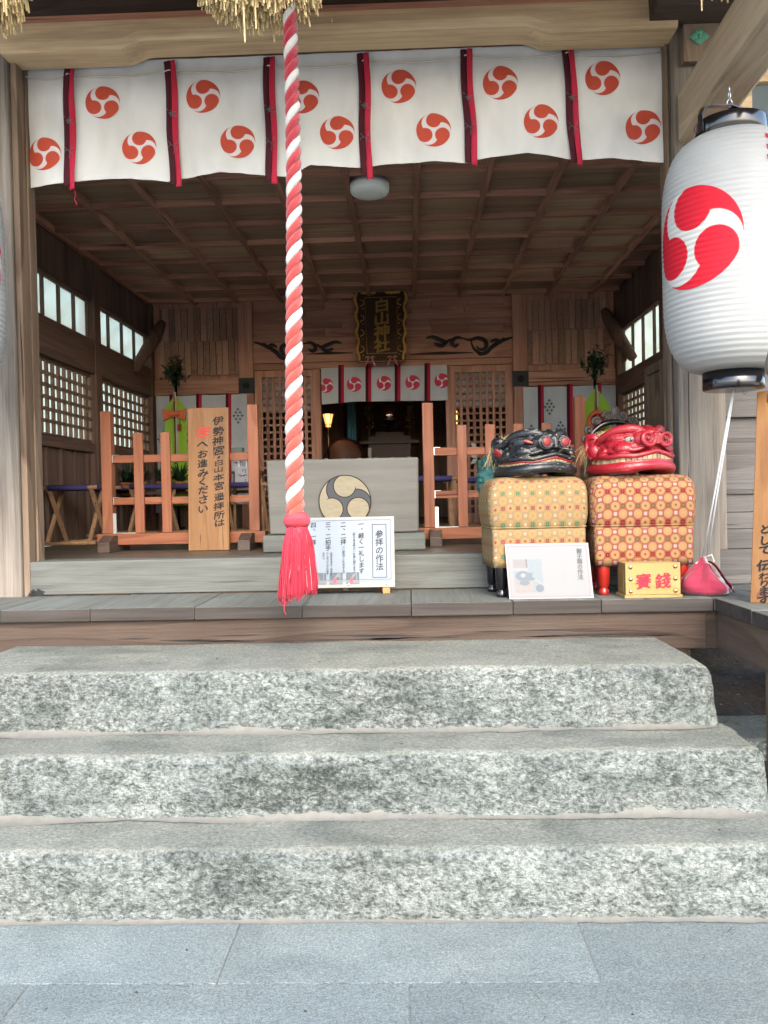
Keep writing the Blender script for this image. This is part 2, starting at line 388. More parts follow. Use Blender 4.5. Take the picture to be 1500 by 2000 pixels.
# frosted glass: lets the daylight outside through
n = NT('frosted_glass')
tr = n.n.new('ShaderNodeBsdfTranslucent'); tr.inputs[0].default_value = (.80,.80,.70,1)
n.fin((.70,.78,.75), .35, .4)
mx = n.n.new('ShaderNodeMixShader'); mx.inputs[0].default_value = .9
n.l.new(n.b.outputs[0], mx.inputs[1]); n.l.new(tr.outputs[0], mx.inputs[2])
tp = n.n.new('ShaderNodeBsdfTransparent'); tp.inputs[0].default_value = (.46,.50,.43,1); mx2 = n.n.new('ShaderNodeMixShader'); mx2.inputs[0].default_value = .34
n.l.new(mx.outputs[0], mx2.inputs[1]); n.l.new(tp.outputs[0], mx2.inputs[2]); n.l.new(mx2.outputs[0], n.out.inputs[0]); M['frost'] = n.m
n = NT('clear_window_glass'); n.fin((.12,.15,.16), .06, .6); M['glass'] = n.m

# lacquer of the two lion heads: worn through to the wood along ridges
def lacquer(name, col, wear_col, amt):
    n = NT(name); o = n.coord()
    c = n.mix(tuple(x*.72 for x in col), col, n.noise(o, 9, 4, .6))
    w = n.noise(n.v_('MULTIPLY', o, (1, 1, 3.2)), 30, 5, .68)
    w2 = n.noise(o, 7, 2, .5)
    wear = n.m_('MULTIPLY', n.ramp(w, [(.57, 0.0), (.62, 1.0)]), n.ramp(w2, [(.45, 0.0), (.6, 1.0)]))
    c = n.mix(c, wear_col, n.m_('MULTIPLY', wear, amt))
    n.bump(n.m_('ADD', n.m_('MULTIPLY', n.noise(o, 34, 4, .65), .8), n.m_('MULTIPLY', wear, -.5)), .5, .008)
    return n.fin(c, n.m_('ADD', n.m_('ADD', .27, n.m_('MULTIPLY', n.noise(o, 40, 3, .6), .22)), n.m_('MULTIPLY', wear, .4)), .45)
M['lion_red'] = lacquer('red_lion_lacquer', (.225,.007,.014), (.15,.07,.035), .6)
M['lion_black'] = lacquer('black_lion_lacquer', (.006,.007,.009), (.26,.25,.17), .9)

# three-comma crest: u, v run from -1 to 1 over the disc
def crest(name, disc, gap, ring=None, ringw=.0, gaps=1.0, worn=.12):
    n = NT(name); uv = n.attr('UVMap'); H = None; G = None
    for k in range(3):
        a = radians(90 + 120*k); b = a + radians(18)
        h = n.m_('SUBTRACT', n.v_('DISTANCE', uv, (.575*cos(a), .575*sin(a), 0)), .425+.03*(1-gaps))
        g = n.m_('SUBTRACT', n.v_('DISTANCE', uv, (.46*cos(b), .46*sin(b), 0)), .545-.03*(1-gaps))
        H = h if H is None else n.m_('MINIMUM', H, h); G = g if G is None else n.m_('MINIMUM', G, g)
    white = n.m_('MULTIPLY', n.step(H, 0.0, .012), n.m_('SUBTRACT', 1.0, n.step(G, 0.0, .012)))
    o = n.coord()
    dc = n.mix(tuple(x*(1-worn*2) for x in disc), disc, n.noise(n.v_('MULTIPLY', o, (1, 1, 2.5)), 22, 4, .6))
    c = n.mix(dc, gap, white)
    if ring is not None:
        e = n.m_('MULTIPLY', n.step(H, -.02, .008), n.m_('SUBTRACT', 1.0, n.step(H, .014, .008)))
        e2 = n.m_('MULTIPLY', n.step(G, -.014, .008), n.m_('SUBTRACT', 1.0, n.step(G, .02, .008)))
        e = n.m_('MULTIPLY', e, n.m_('SUBTRACT', 1.0, n.step(G, .02, .008))); e2 = n.m_('MULTIPLY', e2, n.step(H, -.02, .008))
        rr = n.v_('LENGTH', uv); e3 = n.step(rr, .965, .008)
        c = n.mix(c, ring, n.m_('MAXIMUM', n.m_('MAXIMUM', e, e2), e3))
    n.bump(n.noise(o, 300, 2, .5), .1, .002)
    return n.fin(c, .75, .15)
M['crest_red'] = crest('red_crest_print', (0.385,0.058,0.033), (0.463,0.424,0.429))
M['crest_lantern'] = crest('painted_lantern_crest', (0.343,0.008,0.018), (0.320,0.320,0.304), gaps=1.0, worn=.07)
M['crest_pink'] = crest('pink_crest_print', (.52,.045,.09), (.58,.60,.60), gaps=.2)
M['crest_wood'] = crest('carved_box_crest', (.215,.185,.125), (.045,.047,.05), ring=(.008,.008,.009), worn=.2)

# granite
def granite(name, base, dark, white, tread_mul, cell=34, rough=.85, patch=.7, stain=False):
    n = NT(name); o = n.coord()
    ow = n.v_('ADD', o, n.v_('SCALE', n.noise(o, 30, 2, .5, col=True), sc=.02))
    chip = n.noise(n.v_('MULTIPLY', ow, (.8, 1, 1.15)), cell, 5, .62)
    chip2 = n.noise(n.v_('MULTIPLY', ow, (.8, 1, 1.3)), cell*2.6, 4, .68)
    spk = n.noise(o, 420, 2, .7)
    big = n.noise(o, 2.3, 3, .55); big2 = n.noise(n.v_('MULTIPLY', o, (.6, 1, 1.6)), 4.6, 3, .5)
    nz = n.sep(n.normal())[2]; tread = n.step(nz, .75, .15)
    f = n.m_('ADD', n.m_('MULTIPLY', chip, .5), n.m_('MULTIPLY', chip2, .5))
    f = n.m_('ADD', f, n.m_('MULTIPLY', n.m_('SUBTRACT', big, .5), .22))
    f = n.m_('ADD', f, n.m_('MULTIPLY', n.m_('SUBTRACT', n.noise(n.v_('ADD', o, (7, 3, 1)), 150, 3, .65), .5), .16))
    f = n.m_('ADD', f, n.m_('MULTIPLY', n.m_('SUBTRACT', .42, n.voro(n.v_('MULTIPLY', ow, (.85, 1, 1)), 62)), .14))
    if stain: sx, sy, sz = n.sep(o); e = n.m_('ADD', n.m_('POWER', n.m_('DIVIDE', n.m_('SUBTRACT', sx, -.36), .36), 2.0), n.m_('POWER', n.m_('DIVIDE', n.m_('SUBTRACT', n.m_('SUBTRACT', sz, n.m_('MULTIPLY', sx, .10)), .40), .085), 2.0)); e = n.m_('ADD', e, n.m_('MULTIPLY', n.m_('SUBTRACT', n.noise(o, 14, 4, .6), .5), 2.2)); f = n.m_('SUBTRACT', f, n.m_('MULTIPLY', n.m_('SUBTRACT', 1.0, n.step(e, .9, .35)), .085))
    cr = n.ramp(f, [(.34, dark), (.45, base), (.53, tuple((a+b)/2 for a, b in zip(base, white))), (.62, white)])
    ct = n.ramp(n.m_('ADD', n.m_('MULTIPLY', chip2, .55), n.m_('MULTIPLY', spk, .45)), [(.38, tuple(x*tread_mul*.55 for x in base)), (.5, tuple(x*tread_mul for x in base)), (.60, tuple(x*tread_mul*1.6 for x in base))])
    ct = n.v_('MULTIPLY', ct, (1.05,1.0,.94))
    c = n.mix(cr, ct, tread)
    c = n.mix(c, tuple(x*.8 for x in dark), n.ramp(spk, [(.32, .8), (.40, 0.0)]))
    c = n.mix(c, tuple(min(1, x*1.15) for x in white), n.ramp(n.noise(n.v_('ADD', o, (3.3, 1.7, 9.1)), 330, 2, .7), [(.62, 0.0), (.70, .6)]))
    if patch:
        c = n.mix(c, n.v_('MULTIPLY', c, (.56,.60,.60)), n.m_('MULTIPLY', n.ramp(big2, [(.50, 0.0), (.66, 1.0)]), patch))
        c = n.mix(c, n.v_('MULTIPLY', c, (1.16,1.15,1.13)), n.ramp(n.noise(n.v_('MULTIPLY', o, (.7, 1, 1.8)), 2.4, 3, .6), [(.48, 0.0), (.6, 1.0)]))
        c = n.mix(c, n.v_('MULTIPLY', c, (1.02,1.0,.98)), n.ramp(n.noise(n.v_('ADD', o, (5, 2, 7)), 1.3, 2, .5), [(.5, 0.0), (.6, 1.0)]))
    c = n.mix(c, n.v_('SCALE', c, sc=.80), n.island())
    h = n.m_('ADD', n.m_('MULTIPLY', f, n.m_('SUBTRACT', 1.0, n.m_('MULTIPLY', tread, .75))), n.m_('MULTIPLY', spk, .12))
    n.bump(h, 1.0, .035)
    return n.fin(c, rough, .2)
M['stone'] = granite('rough_granite', (.115,.128,.118), (.040,.047,.042), (.268,.292,.275), 1.13, stain=True)
M['stone2'] = granite('flamed_paving_granite', (.112,.140,.148), (.050,.064,.068), (.27,.32,.33), 1.05, cell=56, patch=.22)
def brocade(name, base, line, disc, disc2, pip, sq1, sq2, sq3, lw=.06):
    n = NT(name); o = n.coord(); x, y, z = n.sep(o); nn = n.sep(n.normal())
    # cloth laid over the seat: front and top share one run of the pattern, the sides another
    side = n.step(n.m_('ABSOLUTE', nn[0]), .66, .01)
    u = n.m_('ADD', n.m_('MULTIPLY', x, n.m_('SUBTRACT', 1.0, side)), n.m_('MULTIPLY', n.m_('MULTIPLY', y, -1.0), side))
    v = n.m_('ADD', z, n.m_('MULTIPLY', y, n.m_('SUBTRACT', 1.0, side)))
    p = .079
    a = n.m_('DIVIDE', n.m_('ADD', u, v), p); b = n.m_('DIVIDE', n.m_('SUBTRACT', u, v), p)
    a = n.m_('ADD', a, 50.0); b = n.m_('ADD', b, 50.0)
    fa = n.m_('SUBTRACT', n.m_('FRACT', a), .5); fb = n.m_('SUBTRACT', n.m_('FRACT', b), .5)
    A = n.m_('ABSOLUTE', fa); B = n.m_('ABSOLUTE', fb)
    d = n.m_('MAXIMUM', n.m_('MAXIMUM', A, B), n.m_('MULTIPLY', n.m_('ADD', A, B), .7071))
    r = n.m_('SQRT', n.m_('ADD', n.m_('MULTIPLY', fa, fa), n.m_('MULTIPLY', fb, fb)))
    th = n.m_('ARCTAN2', fa, fb)
    pet = n.m_('ABSOLUTE', n.m_('SINE', n.m_('MULTIPLY', th, 8.0)))
    par = n.m_('MODULO', n.m_('ADD', n.m_('FLOOR', a), n.m_('FLOOR', b)), 2.0)
    dc = n.mix(disc, disc2, n.m_('MULTIPLY', n.step(pet, .55, .3), n.step(r, .12, .02)))
    inner = n.m_('SUBTRACT', 1.0, n.step(n.m_('ADD', r, n.m_('MULTIPLY', pet, -.03)), .09, .015))
    ip = n.m_('MULTIPLY', inner, par)
    row = n.m_('MODULO', n.m_('FLOOR', n.m_('DIVIDE', n.m_('ADD', v, .021), .0835)), 2.0)
    dc = n.mix(dc, n.mix(pip, sq2, row), ip)
    oct_ = n.step(n.m_('ADD', r, n.m_('MULTIPLY', pet, .02)), .435, .012)
    c = n.mix(dc, line, oct_)
    c = n.mix(c, base, n.m_('MULTIPLY', n.step(d, .472, .010), n.m_('SUBTRACT', 1.0, n.step(d, .50, .012))))
    g = n.m_('ADD', n.m_('SUBTRACT', .5, A), n.m_('SUBTRACT', .5, B))
    outside = n.step(d, .50, .01)
    ca = n.m_('FLOOR', n.m_('ADD', a, .5)); cb = n.m_('FLOOR', n.m_('ADD', b, .5))
    k2 = n.m_('MODULO', n.m_('ADD', ca, cb), 2.0); k4 = n.m_('MODULO', n.m_('FLOOR', n.m_('DIVIDE', n.m_('SUBTRACT', ca, cb), 2.0)), 2.0)
    sqc = n.mix(sq3, n.mix(sq1, sq2, n.m_('ABSOLUTE', k4)), k2)
    sq = n.mix(line, sqc, n.m_('SUBTRACT', 1.0, n.step(g, .225, .02)))
    sq = n.mix(sq, base, n.m_('SUBTRACT', 1.0, n.step(g, .06, .015)))
    c = n.mix(c, sq, outside)
    th2 = n.noise(n.v_('MULTIPLY', o, (1, 1, 4)), 260, 2, .6)
    c = n.mix(c, n.v_('SCALE', c, sc=.78), n.ramp(th2, [(.4, 0.0), (.7, 1.0)]))
    n.bump(n.m_('ADD', n.m_('MULTIPLY', th2, .3), n.m_('MULTIPLY', n.step(d, .45, .05), .3)), .35, .003)
    return n.fin(c, .75, .12)
SC = lambda *c: tuple(x*.6 for x in c)
M['end_grain'] = wood('board_end_grain', (0.017,0.013,0.011), (0.047,0.038,0.032), 'x', freq=4, contrast=.2, fibre=60, bump=.4, grey=(0.049,0.044,0.039), grey_amt=.4)
M['brocade_gold'] = brocade('gold_brocade', (0.190,0.143,0.085), (0.132,0.085,0.036), (0.171,0.103,0.034), (0.190,0.131,0.066), (0.252,0.234,0.204), (0.031,0.090,0.044), (0.139,0.019,0.027), (0.190,0.154,0.111))
M['brocade_red'] = brocade('red_brocade', (0.214,0.112,0.053), (0.111,0.010,0.007), (0.222,0.133,0.062), (0.182,0.100,0.044), (0.144,0.019,0.012), (0.105,0.005,0.012), (0.052,0.057,0.026), (0.235,0.166,0.160))

# ================================================================== SETTING
FY = 4.87            # front plane of the hall posts
FZ = 1.165           # hall floor / sill top
DZ = 0.96            # porch deck top
XL, XR = -3.0, 2.45  # inner faces of the hall's side walls
BY = 9.78            # front face of the inner partition
CZ = 3.82            # coffered ceiling

# ground
g = MB()
def gr(u, v):
    x = -60 + 120*u; y = -60 + 120*v
    return (x, y, 0)
g.box(-400, 400, -400, 400, -.3, -.02)
struct(g.build('ground', flat('packed_dirt', (.10,.085,.065), .95, .1, nz=.4, scale=14, bump=.8)))
# dirt under the deck, slightly raised with loose leaves
g = MB()
def dirt(u, v):
    x = -3.2+7.2*u; y = 3.3+3.0*v
    inside = -1.45 < x < 1.42
    h = .16 + .10*MN.noise(Vector((x*1.6, y*1.6, 0))) + .02*MN.noise(Vector((x*9, y*9, 3))) + max(0, y-4.4)*.10
    return (x, y, h*min(1, max(0, (y-3.3)*4)) if not (inside and y < 4.1) else -.2)
g.grid(dirt, 120, 60)
struct(g.build('dirt', flat('dark_soil', (.055,.042,.03), .95, .1, nz=.5, scale=30, bump=1.0)))
R = random.Random(5)
g = MB()
for i in range(420):
    x = R.uniform(1.45, 3.4); y = R.uniform(3.8, 6.1); z = .19+max(0, y-4.4)*.1+R.uniform(0, .05); s = R.uniform(.010, .022); a = R.uniform(0, 6.28); t = R.uniform(-.6, .6)
    q = [Vector((-s, 0, 0)), Vector((0, -s*.45, s*.2)), Vector((s, 0, 0)), Vector((0, s*.45, s*.25))]
    mm = Matrix.Translation((x, y, z)) @ Matrix.Rotation(a, 4, 'Z') @ Matrix.Rotation(t, 4, 'X')
    g.add([mm @ p for p in q], [(0,1,2), (0,2,3)])
o = g.build('fallen_leaves', flat('dry_leaf', (.13,.085,.035), .8, .2, nz=.5, scale=9)); tag(o, 'dry brown leaves scattered on the dirt under the deck', 'leaves', kind='stuff')

# paving of granite slabs
R = random.Random(3)
g = MB()
rows = [(-3.2,-2.4), (-2.4,-1.6), (-1.6,-.8), (-.8,0), (0,.45), (.45,.87), (.87,1.29), (1.29,1.71), (1.71,2.13), (2.13,2.55), (2.55,2.925)]
for i, (y0, y1) in enumerate(rows):
    off = {10: -.63, 9: -1.22}.get(i, -.63 - .59*(i % 2)); w = 1.19
    k0 = int((-6-off)/w) - 1
    for k in range(k0, k0+12):
        x0 = off + k*w
        dz = R.uniform(-.002, .0015); j = .0022
        g.box(x0+j, x0+w-j, y0+.0007, y1-.0007, -.12, dz)
struct(g.build('stone_paving', M['stone2'], bevel=.0015, seg=1))
g = MB(); g.box(-7, 8, -3.2, 2.93, -.13, -.0035)
struct(g.build('paving_joint', flat('paving_joint_sand', (.13,.14,.13), .95, .1, nz=.3, scale=60)))
for sx in (0,):
    g = MB()
    g.box(-30, -7, -30, 20, -.05, .0); g.box(8, 30, -30, 20, -.05, .0); g.box(-7, 8, -30, -3.2, -.05, .0); g.box(-7, -3.25, 2.94, 20, -.05, 0); g.box(3.2, 8, 2.94, 20, -.05, 0)
    struct(g.build('bounce_ground', granite('pale_bounce_gravel', (.5,.49,.46), (.3,.29,.27), (.66,.65,.62), 1.0, cell=60, patch=0)))  # unseen pale ground, added all around to bounce daylight into hall and panes

# rough granite steps
st = thing('stone_steps', 'three rough grey granite steps leading up to the porch deck', 'steps', (-.1, 3.3, 0))
def rnz(p, s, seed=0): return MN.noise(Vector((p[0]*s+seed, p[1]*s, p[2]*s)))
def step_block(x0, x1, yf, yb, z0, z1, seed, batter=.0, rr=.042, chips=()):
    """one stone: a sheet wrapped over tread and riser, uneven like split granite, plus end faces"""
    mb = MB(); nu = int((x1-x0)/.016); prof = []
    nr = 18
    H = z1-z0
    for j in range(nr+1): prof.append((yf + batter*(j/nr), z0 + (H-rr)*j/nr, 0))
    for j in range(1, 6):
        a = j/6*pi/2; prof.append((yf+batter + rr*(1-cos(a)), z1-rr+rr*sin(a), .5))
    nt = 14
    for j in range(nt+1): prof.append((yf+batter+rr + (yb-yf-batter-rr)*j/nt, z1, 1))
    n = len(prof); V = []
    def pt(x, k):
        y, z, t = prof[k]; s = Vector((x, z*2, seed))
        am = 1 - .72*t
        dn = (MN.noise(s*3.1)*.014 + MN.noise(Vector((x, z, seed))*16)*.009 + MN.noise(Vector((x, z, seed))*42)*.008)*am
        dz = MN.noise(Vector((x*2.2, y*3, seed+5)))*.006*(t > 0) + MN.noise(Vector((x*40, y*40, seed)))*.0012
        if t == 0.5: dz += MN.noise(Vector((x*14, 0, seed+9)))*.009 + MN.noise(Vector((x*38, 0, seed+9)))*.004; dn += MN.noise(Vector((x*9, 0, seed+2)))*.010
        return [x, y - dn, z + dz*(1 if t else 0)]
    for i in range(nu+1):
        for k in range(n):
            x = x0 + (x1-x0)*i/nu; p = pt(x, k)
            # ends round off and crumble
            for end, sgn in ((x0, 1), (x1, -1)):
                e = abs(x-end)
                if e < .07:
                    q = 1 - e/.07; p[2] -= (.03+.012*MN.noise(Vector((p[1]*14, p[2]*9, seed))))*q*q*(p[2]-z0)/H
                    p[1] += .03*q*q*(1 if prof[k][2] < 1 else 0)
                    p[0] += sgn*(.012*MN.noise(Vector((p[1]*11, p[2]*11, seed+3))) + .022*(p[2]-z0)/H)*q
            for (cx, cz, cr, cd) in chips:
                dd = sqrt((x-cx)**2 + ((p[2]-cz)*1.0)**2)
                if dd < cr: p[1] += cd*(1-dd/cr)
            V.append(p)
    Fc = [(i*n+k, (i+1)*n+k, (i+1)*n+k+1, i*n+k+1) for i in range(nu) for k in range(n-1)]
    mb.add(V, Fc, smooth=True)
    for i0 in (0, nu):     # end faces, fanned back into the block
        ring = [V[i0*n+k] for k in range(n)]
        m = 8; VV = []
        for k in range(n):
            for j in range(m+1):
                t = j/m; p = ring[k]; yy = p[1] + (yb-p[1])*t
                jj = .012*MN.noise(Vector((yy*13, p[2]*13, seed+7)))*(1 if 0 < j else 0)
                VV.append((p[0]+jj, yy, p[2] if k < n-1 else p[2]))
        mb.add(VV, [(k*(m+1)+j, k*(m+1)+j+1, (k+1)*(m+1)+j+1, (k+1)*(m+1)+j) for k in range(n-1) for j in range(m)], smooth=True)
    return mb
step_block(-2.05, 1.42, 2.925, 3.30, -.05, .25, 1.0, batter=.012).build('step', M['stone'], st, world=True)
step_block(-2.03, 1.385, 3.235, 3.62, .22, .50, 4.0, batter=.012).build('step', M['stone'], st, world=True)
step_block(-2.13, 1.30, 3.555, 4.30, .47, .762, 8.0, batter=.03, rr=.045).build('step', M['stone'], st, world=True)
# mortar fillets where each riser meets the tread below
def fillet(y, z, h, d, x0, x1, seed, bulge=()):
    mb = MB(); nu = int((x1-x0)/.02)
    def fn(u, v):
        x = x0+(x1-x0)*u; k = max(.12, .85 + .95*MN.noise(Vector((x*2.2, seed*3, 0))) + .35*MN.noise(Vector((x*11, seed, 2))))
        en = min(1, (x1-x)/.12); k *= max(0, en)**.5; hh = h; dd = d
        for (bx, bw, bh) in bulge:
            e = max(0, 1-abs(x-bx)/bw); hh = hh + bh*e
        return (x, y + .018 - (d*k+.018)*(1-v)**1.6, z + .002 + hh*k*v**1.8 + .002*MN.noise(Vector((x*50, v*5, seed))))
    mb.grid(fn, nu, 8); return mb
fillet(3.555, .50, .030, .045, -2.0, 1.29, 1).build('mortar', M['mortar'], st, world=True)
fillet(3.235, .25, .024, .04, -2.0, 1.37, 2, ((-.45, .34, .05), (.75, .6, .012))).build('mortar', M['mortar'], st, world=True)
fillet(2.925, 0.0, .024, .022, -2.03, 1.41, 3).build('mortar', M['mortar'], st, world=True)

# twigs, grit and leaf scraps lying on the stones
R = random.Random(90); g = MB()
for i in range(70):
    lev = R.choice(((2.0, 2.88, .001), (2.99, 3.2, .252), (3.32, 3.52, .503), (3.66, 4.2, .765), (2.0, 2.5, .001)))
    x = R.uniform(-1.9, 1.2); y = R.uniform(lev[0], lev[1]); z = lev[2]+.004; a = R.uniform(0, pi)
    if R.random() < .35: l = R.uniform(.008, .03); g.tube([(x-l*cos(a), y-l*sin(a), z), (x, y, z+.002), (x+l*cos(a+.3), y+l*sin(a+.3), z)], .0009, 4)
    else: s_ = R.uniform(.002, .006); g.ball((x, y, z), (s_, s_*.7, s_*.35), 6)
o = g.build('grit', flat('twig_and_grit', (.05,.04,.03), .9, .1, nz=.5, scale=3)); tag(o, 'tiny twigs and grit scattered on the steps and paving', 'debris', kind='stuff')

# ================================================================== THE HALL
hall = thing('shrine_hall', 'weathered wooden shrine hall with open front, coffered ceiling and raised porch deck', 'shrine building', (-.37, FY, 0))
def hp(mb, name, mat, bevel=.004, parent=None, **k): return mb.build(name, mat, parent or hall, world=True, bevel=bevel, **k)

# deck boards (running front to back) with worn noses
R = random.Random(11)
edges = [-3.6, -3.15, -2.72]
seams = [PZ(160,1194,DZ).x, PZ(372,1189,DZ).x, PZ(588,1183,DZ).x, PZ(803,1177,DZ).x, PZ(997,1170,DZ).x, PZ(1175,1172,DZ).x]
xs = [-3.45, -3.0, -2.56, seams[0]-.47] + seams + [1.53]
for i in range(len(xs)-1):
    a, b = xs[i]+.002, xs[i+1]-.002; dz = R.uniform(-.003, .002)
    g = MB(); g.box(a, b, 4.25+R.uniform(-.003,.003), FY+.02, .893, DZ+dz); g.mi[2] = 1; hp(g, 'deck_board', [M['deck'], M['end_grain']], .004)
# side wing of the deck reaching towards the viewer
ys = [3.05, 3.42, 3.80, 4.25]
for i in range(3):
    g = MB(); g.box(1.535, 2.9, ys[i]+.0015, ys[i+1]-.0015, .893, DZ+R.uniform(-.002,.002)); g.mi[4] = 1; hp(g, 'deck_board', [M['deck'], M['end_grain']], .004)
for i in range(3):
    g = MB(); g.box(1.535+i*.46, 1.992+i*.46, 4.252, FY+.02, .893, DZ+R.uniform(-.003,.002)); hp(g, 'deck_board', M['deck'], .006)
g = MB(); g.box(-3.4, 1.50, 4.275, 4.40, .70, .891); hp(g, 'deck_beam', M['deck_beam'], .005)
g = MB(); g.box(1.56, 1.68, 3.1, 4.40, .70, .891); hp(g, 'deck_side_beam', M['deck_beam_y'], .005)
g = MB(); g.box(1.50, 1.56, 4.285, 4.40, .70, .891); hp(g, 'deck_beam', M['deck_beam'], .002)
for (x, y, z0) in ((1.36, 4.5, .1), (1.575, 3.76, .09), (2.7, 3.76, .0), (2.7, 4.6, .0), (-2.3, 4.45, 0.0)):
    g = MB(); w = .13 if x > 1.5 else .10
    g.box(x, x+w, y-w, y, z0, .70); hp(g, 'deck_post', M['deck_beam'] if 0 else M['post'], .005)
g = MB(); g.box(1.50, 1.82, 3.52, 3.84, -.05, .09); hp(g, 'foundation_stone', M['stone'], .02)
g = MB(); g.box(1.46, 2.1, 4.25, 4.75, .05, .235); hp(g, 'foundation_stone', M['stone'], .03)
# newel post on the wing corner, with its turned cap
n0 = P(1528, 745, 3.5)
g = MB(); g.lathe([(.048,.96), (.048,1.86), (.060,1.865), (.060,1.90), (.050,1.905), (.046,1.96), (.062,1.99), (.064,2.03), (.05,2.09), (.025,2.14), (.0,2.18)], (n0.x, 3.5, 0), 24)
hp(g, 'newel_post', M['post_grey'], 0)

# sill, posts, jambs
g = MB(); g.box(-2.26, 1.535, FY, FY+.19, DZ+.007, FZ); hp(g, 'sill', M['weather_x'], .005)
g = MB(); g.box(-2.26, 1.535, FY+.03, FY+.19, DZ-.01, DZ+.006); hp(g, 'sill_gap_shade', M['dark_z'], 0)  # dark strip set back under the sill, standing in for the gap's shade
def post(x0, x1, y0, y1, z0, z1, m='post', name='post', bev=.012):
    g = MB(); g.box(x0, x1, y0, y1, z0, z1); return hp(g, name, M[m], bev)
post(-2.53, -2.303, FY-.02, 5.08, .6, 4.6, 'post_grey')
post(-2.300, -2.262, FY+.005, 5.075, DZ-.01, 4.45, 'post', 'post_lining', .004)
post(-2.262, -2.25, FY+.10, 5.06, FZ-.03, 4.2, 'post', 'door_jamb', .004)
post(1.56, 1.79, FY-.02, 5.08, DZ, 4.6, 'post_grey')
post(1.54, 1.557, FY+.06, 5.06, FZ-.03, 4.2, 'post', 'door_jamb', .004)
post(1.792, 1.848, FY+.03, 5.06, DZ+.18, 4.2, 'post_grey', 'door_jamb', .004)
g = MB(); g.box(-3.5, -2.535, FY+.02, FY+.15, .985, 1.16); hp(g, 'side_sill', M['wall_x'])
g = MB(); g.box(1.54, 2.62, FY+.005, FY+.2, DZ, DZ+.20); hp(g, 'side_sill', M['wall_x'])
g = MB(); g.box(1.70, 2.62, FY+.055, FY+.2, DZ+.202, DZ+.315); hp(g, 'side_sill', M['wall_x'])
# horizontal boards of the right side bay, in a slender frame
zt = [1.277, 1.375, 1.47, 1.86, 1.875, 2.14, 2.42, 2.70, 2.98]
for a, b in ((1.277,1.372), (1.375,1.478)):
    g = MB(); g.box(1.85, 2.62, FY+.10, FY+.14, a, b); hp(g, 'wall_board', M['wall_x'], .003)
g = MB(); g.box(1.85, 2.62, FY+.085, FY+.15, 1.48, 1.505); hp(g, 'wall_rail', M['wall_x'], .003)
g = MB(); g.box(1.85, 2.62, FY+.12, FY+.15, 1.506, 1.93); hp(g, 'wall_board', M['wall_x'], .003)
g = MB(); g.box(1.85, 2.62, FY+.085, FY+.15, 1.932, 1.957); hp(g, 'wall_rail', M['wall_x'], .003)
g = MB(); g.box(1.85, 2.62, FY+.12, FY+.15, 1.959, 2.9); hp(g, 'wall_board', M['wall_x'], .003)
g = MB(); g.box(1.85, 2.62, FY+.09, FY+.16, 2.902, 3.06); hp(g, 'wall_rail', M['beam'], .003)
g = MB(); g.box(1.85, 2.62, FY+.13, FY+.16, 3.062, 4.6); hp(g, 'wall_board', M['red_z'], .003)
g = MB(); g.box(-3.15, -2.535, FY+.07, FY+.10, 1.162, 4.6); hp(g, 'wall_board', M['wall_x'], .003)
# the little window high on the right side bay
wn_ = hp(MB().box(1.95, 2.6, FY+.02, FY+.12, 3.85, 3.92).box(1.95, 2.6, FY+.02, FY+.12, 3.42, 3.48).box(1.95, 2.02, FY+.02, FY+.12, 3.482, 3.848).box(2.53, 2.6, FY+.02, FY+.12, 3.482, 3.848).box(2.18, 2.20, FY+.03, FY+.10, 3.482, 3.848), 'window', M['beam'], .002)
hp(MB().box(2.021, 2.529, FY+.06, FY+.065, 3.481, 3.849), 'pane', M['glass'], 0, wn_)

# rainbow beam over the opening with its stepped ends
def arch(x, z0, z1):
    t0 = -1.56; t1 = .80
    def s(e): e = max(0, min(1, e)); return e*e*(3-2*e)
    return z0 + (z1-z0)*s((x-(t0-.06))/.16)*s(((t1+.06)-x)/.16)
g = MB(); nx = 160; V = []; Fc = []
for i in range(nx+1):
    x = -2.30 + (1.56+2.30)*i/nx; zb = arch(x, 4.105, 4.148)
    bul = .004*sin(x*9)
    V += [(x, 4.755, zb+.012), (x, 4.767, zb), (x, 4.955, zb), (x, 4.957, zb+.3), (x, 4.75+bul*.3, zb+.05), (x, 4.765, 4.27), (x, 4.80, 4.285), (x, 4.955, 4.285)]
order = [4, 0, 1, 2, 7, 6, 5]
for i in range(nx):
    a = i*8; b = a+8
    for k in range(len(order)):
        p, q = order[k], order[(k+1) % len(order)]; Fc.append((a+p, b+p, b+q, a+q))
for e in (0, nx): Fc.append(tuple(e*8+k for k in order))
g.add(V, Fc, smooth=False); hp(g, 'rainbow_beam', M['beam'], 0)
hp(MB().box(-2.30, 1.56, 4.80, 4.95, 4.287, 4.33), 'beam_cap', M['red_x'])
hp(MB().box(-2.6, 1.85, 4.84, 4.93, 4.332, 5.0), 'transom_board', M['deck_beam'])
hp(MB().box(-2.26, 1.557, 5.055, 5.10, 4.03, 4.30), 'curtain_rail', M['red_x'])
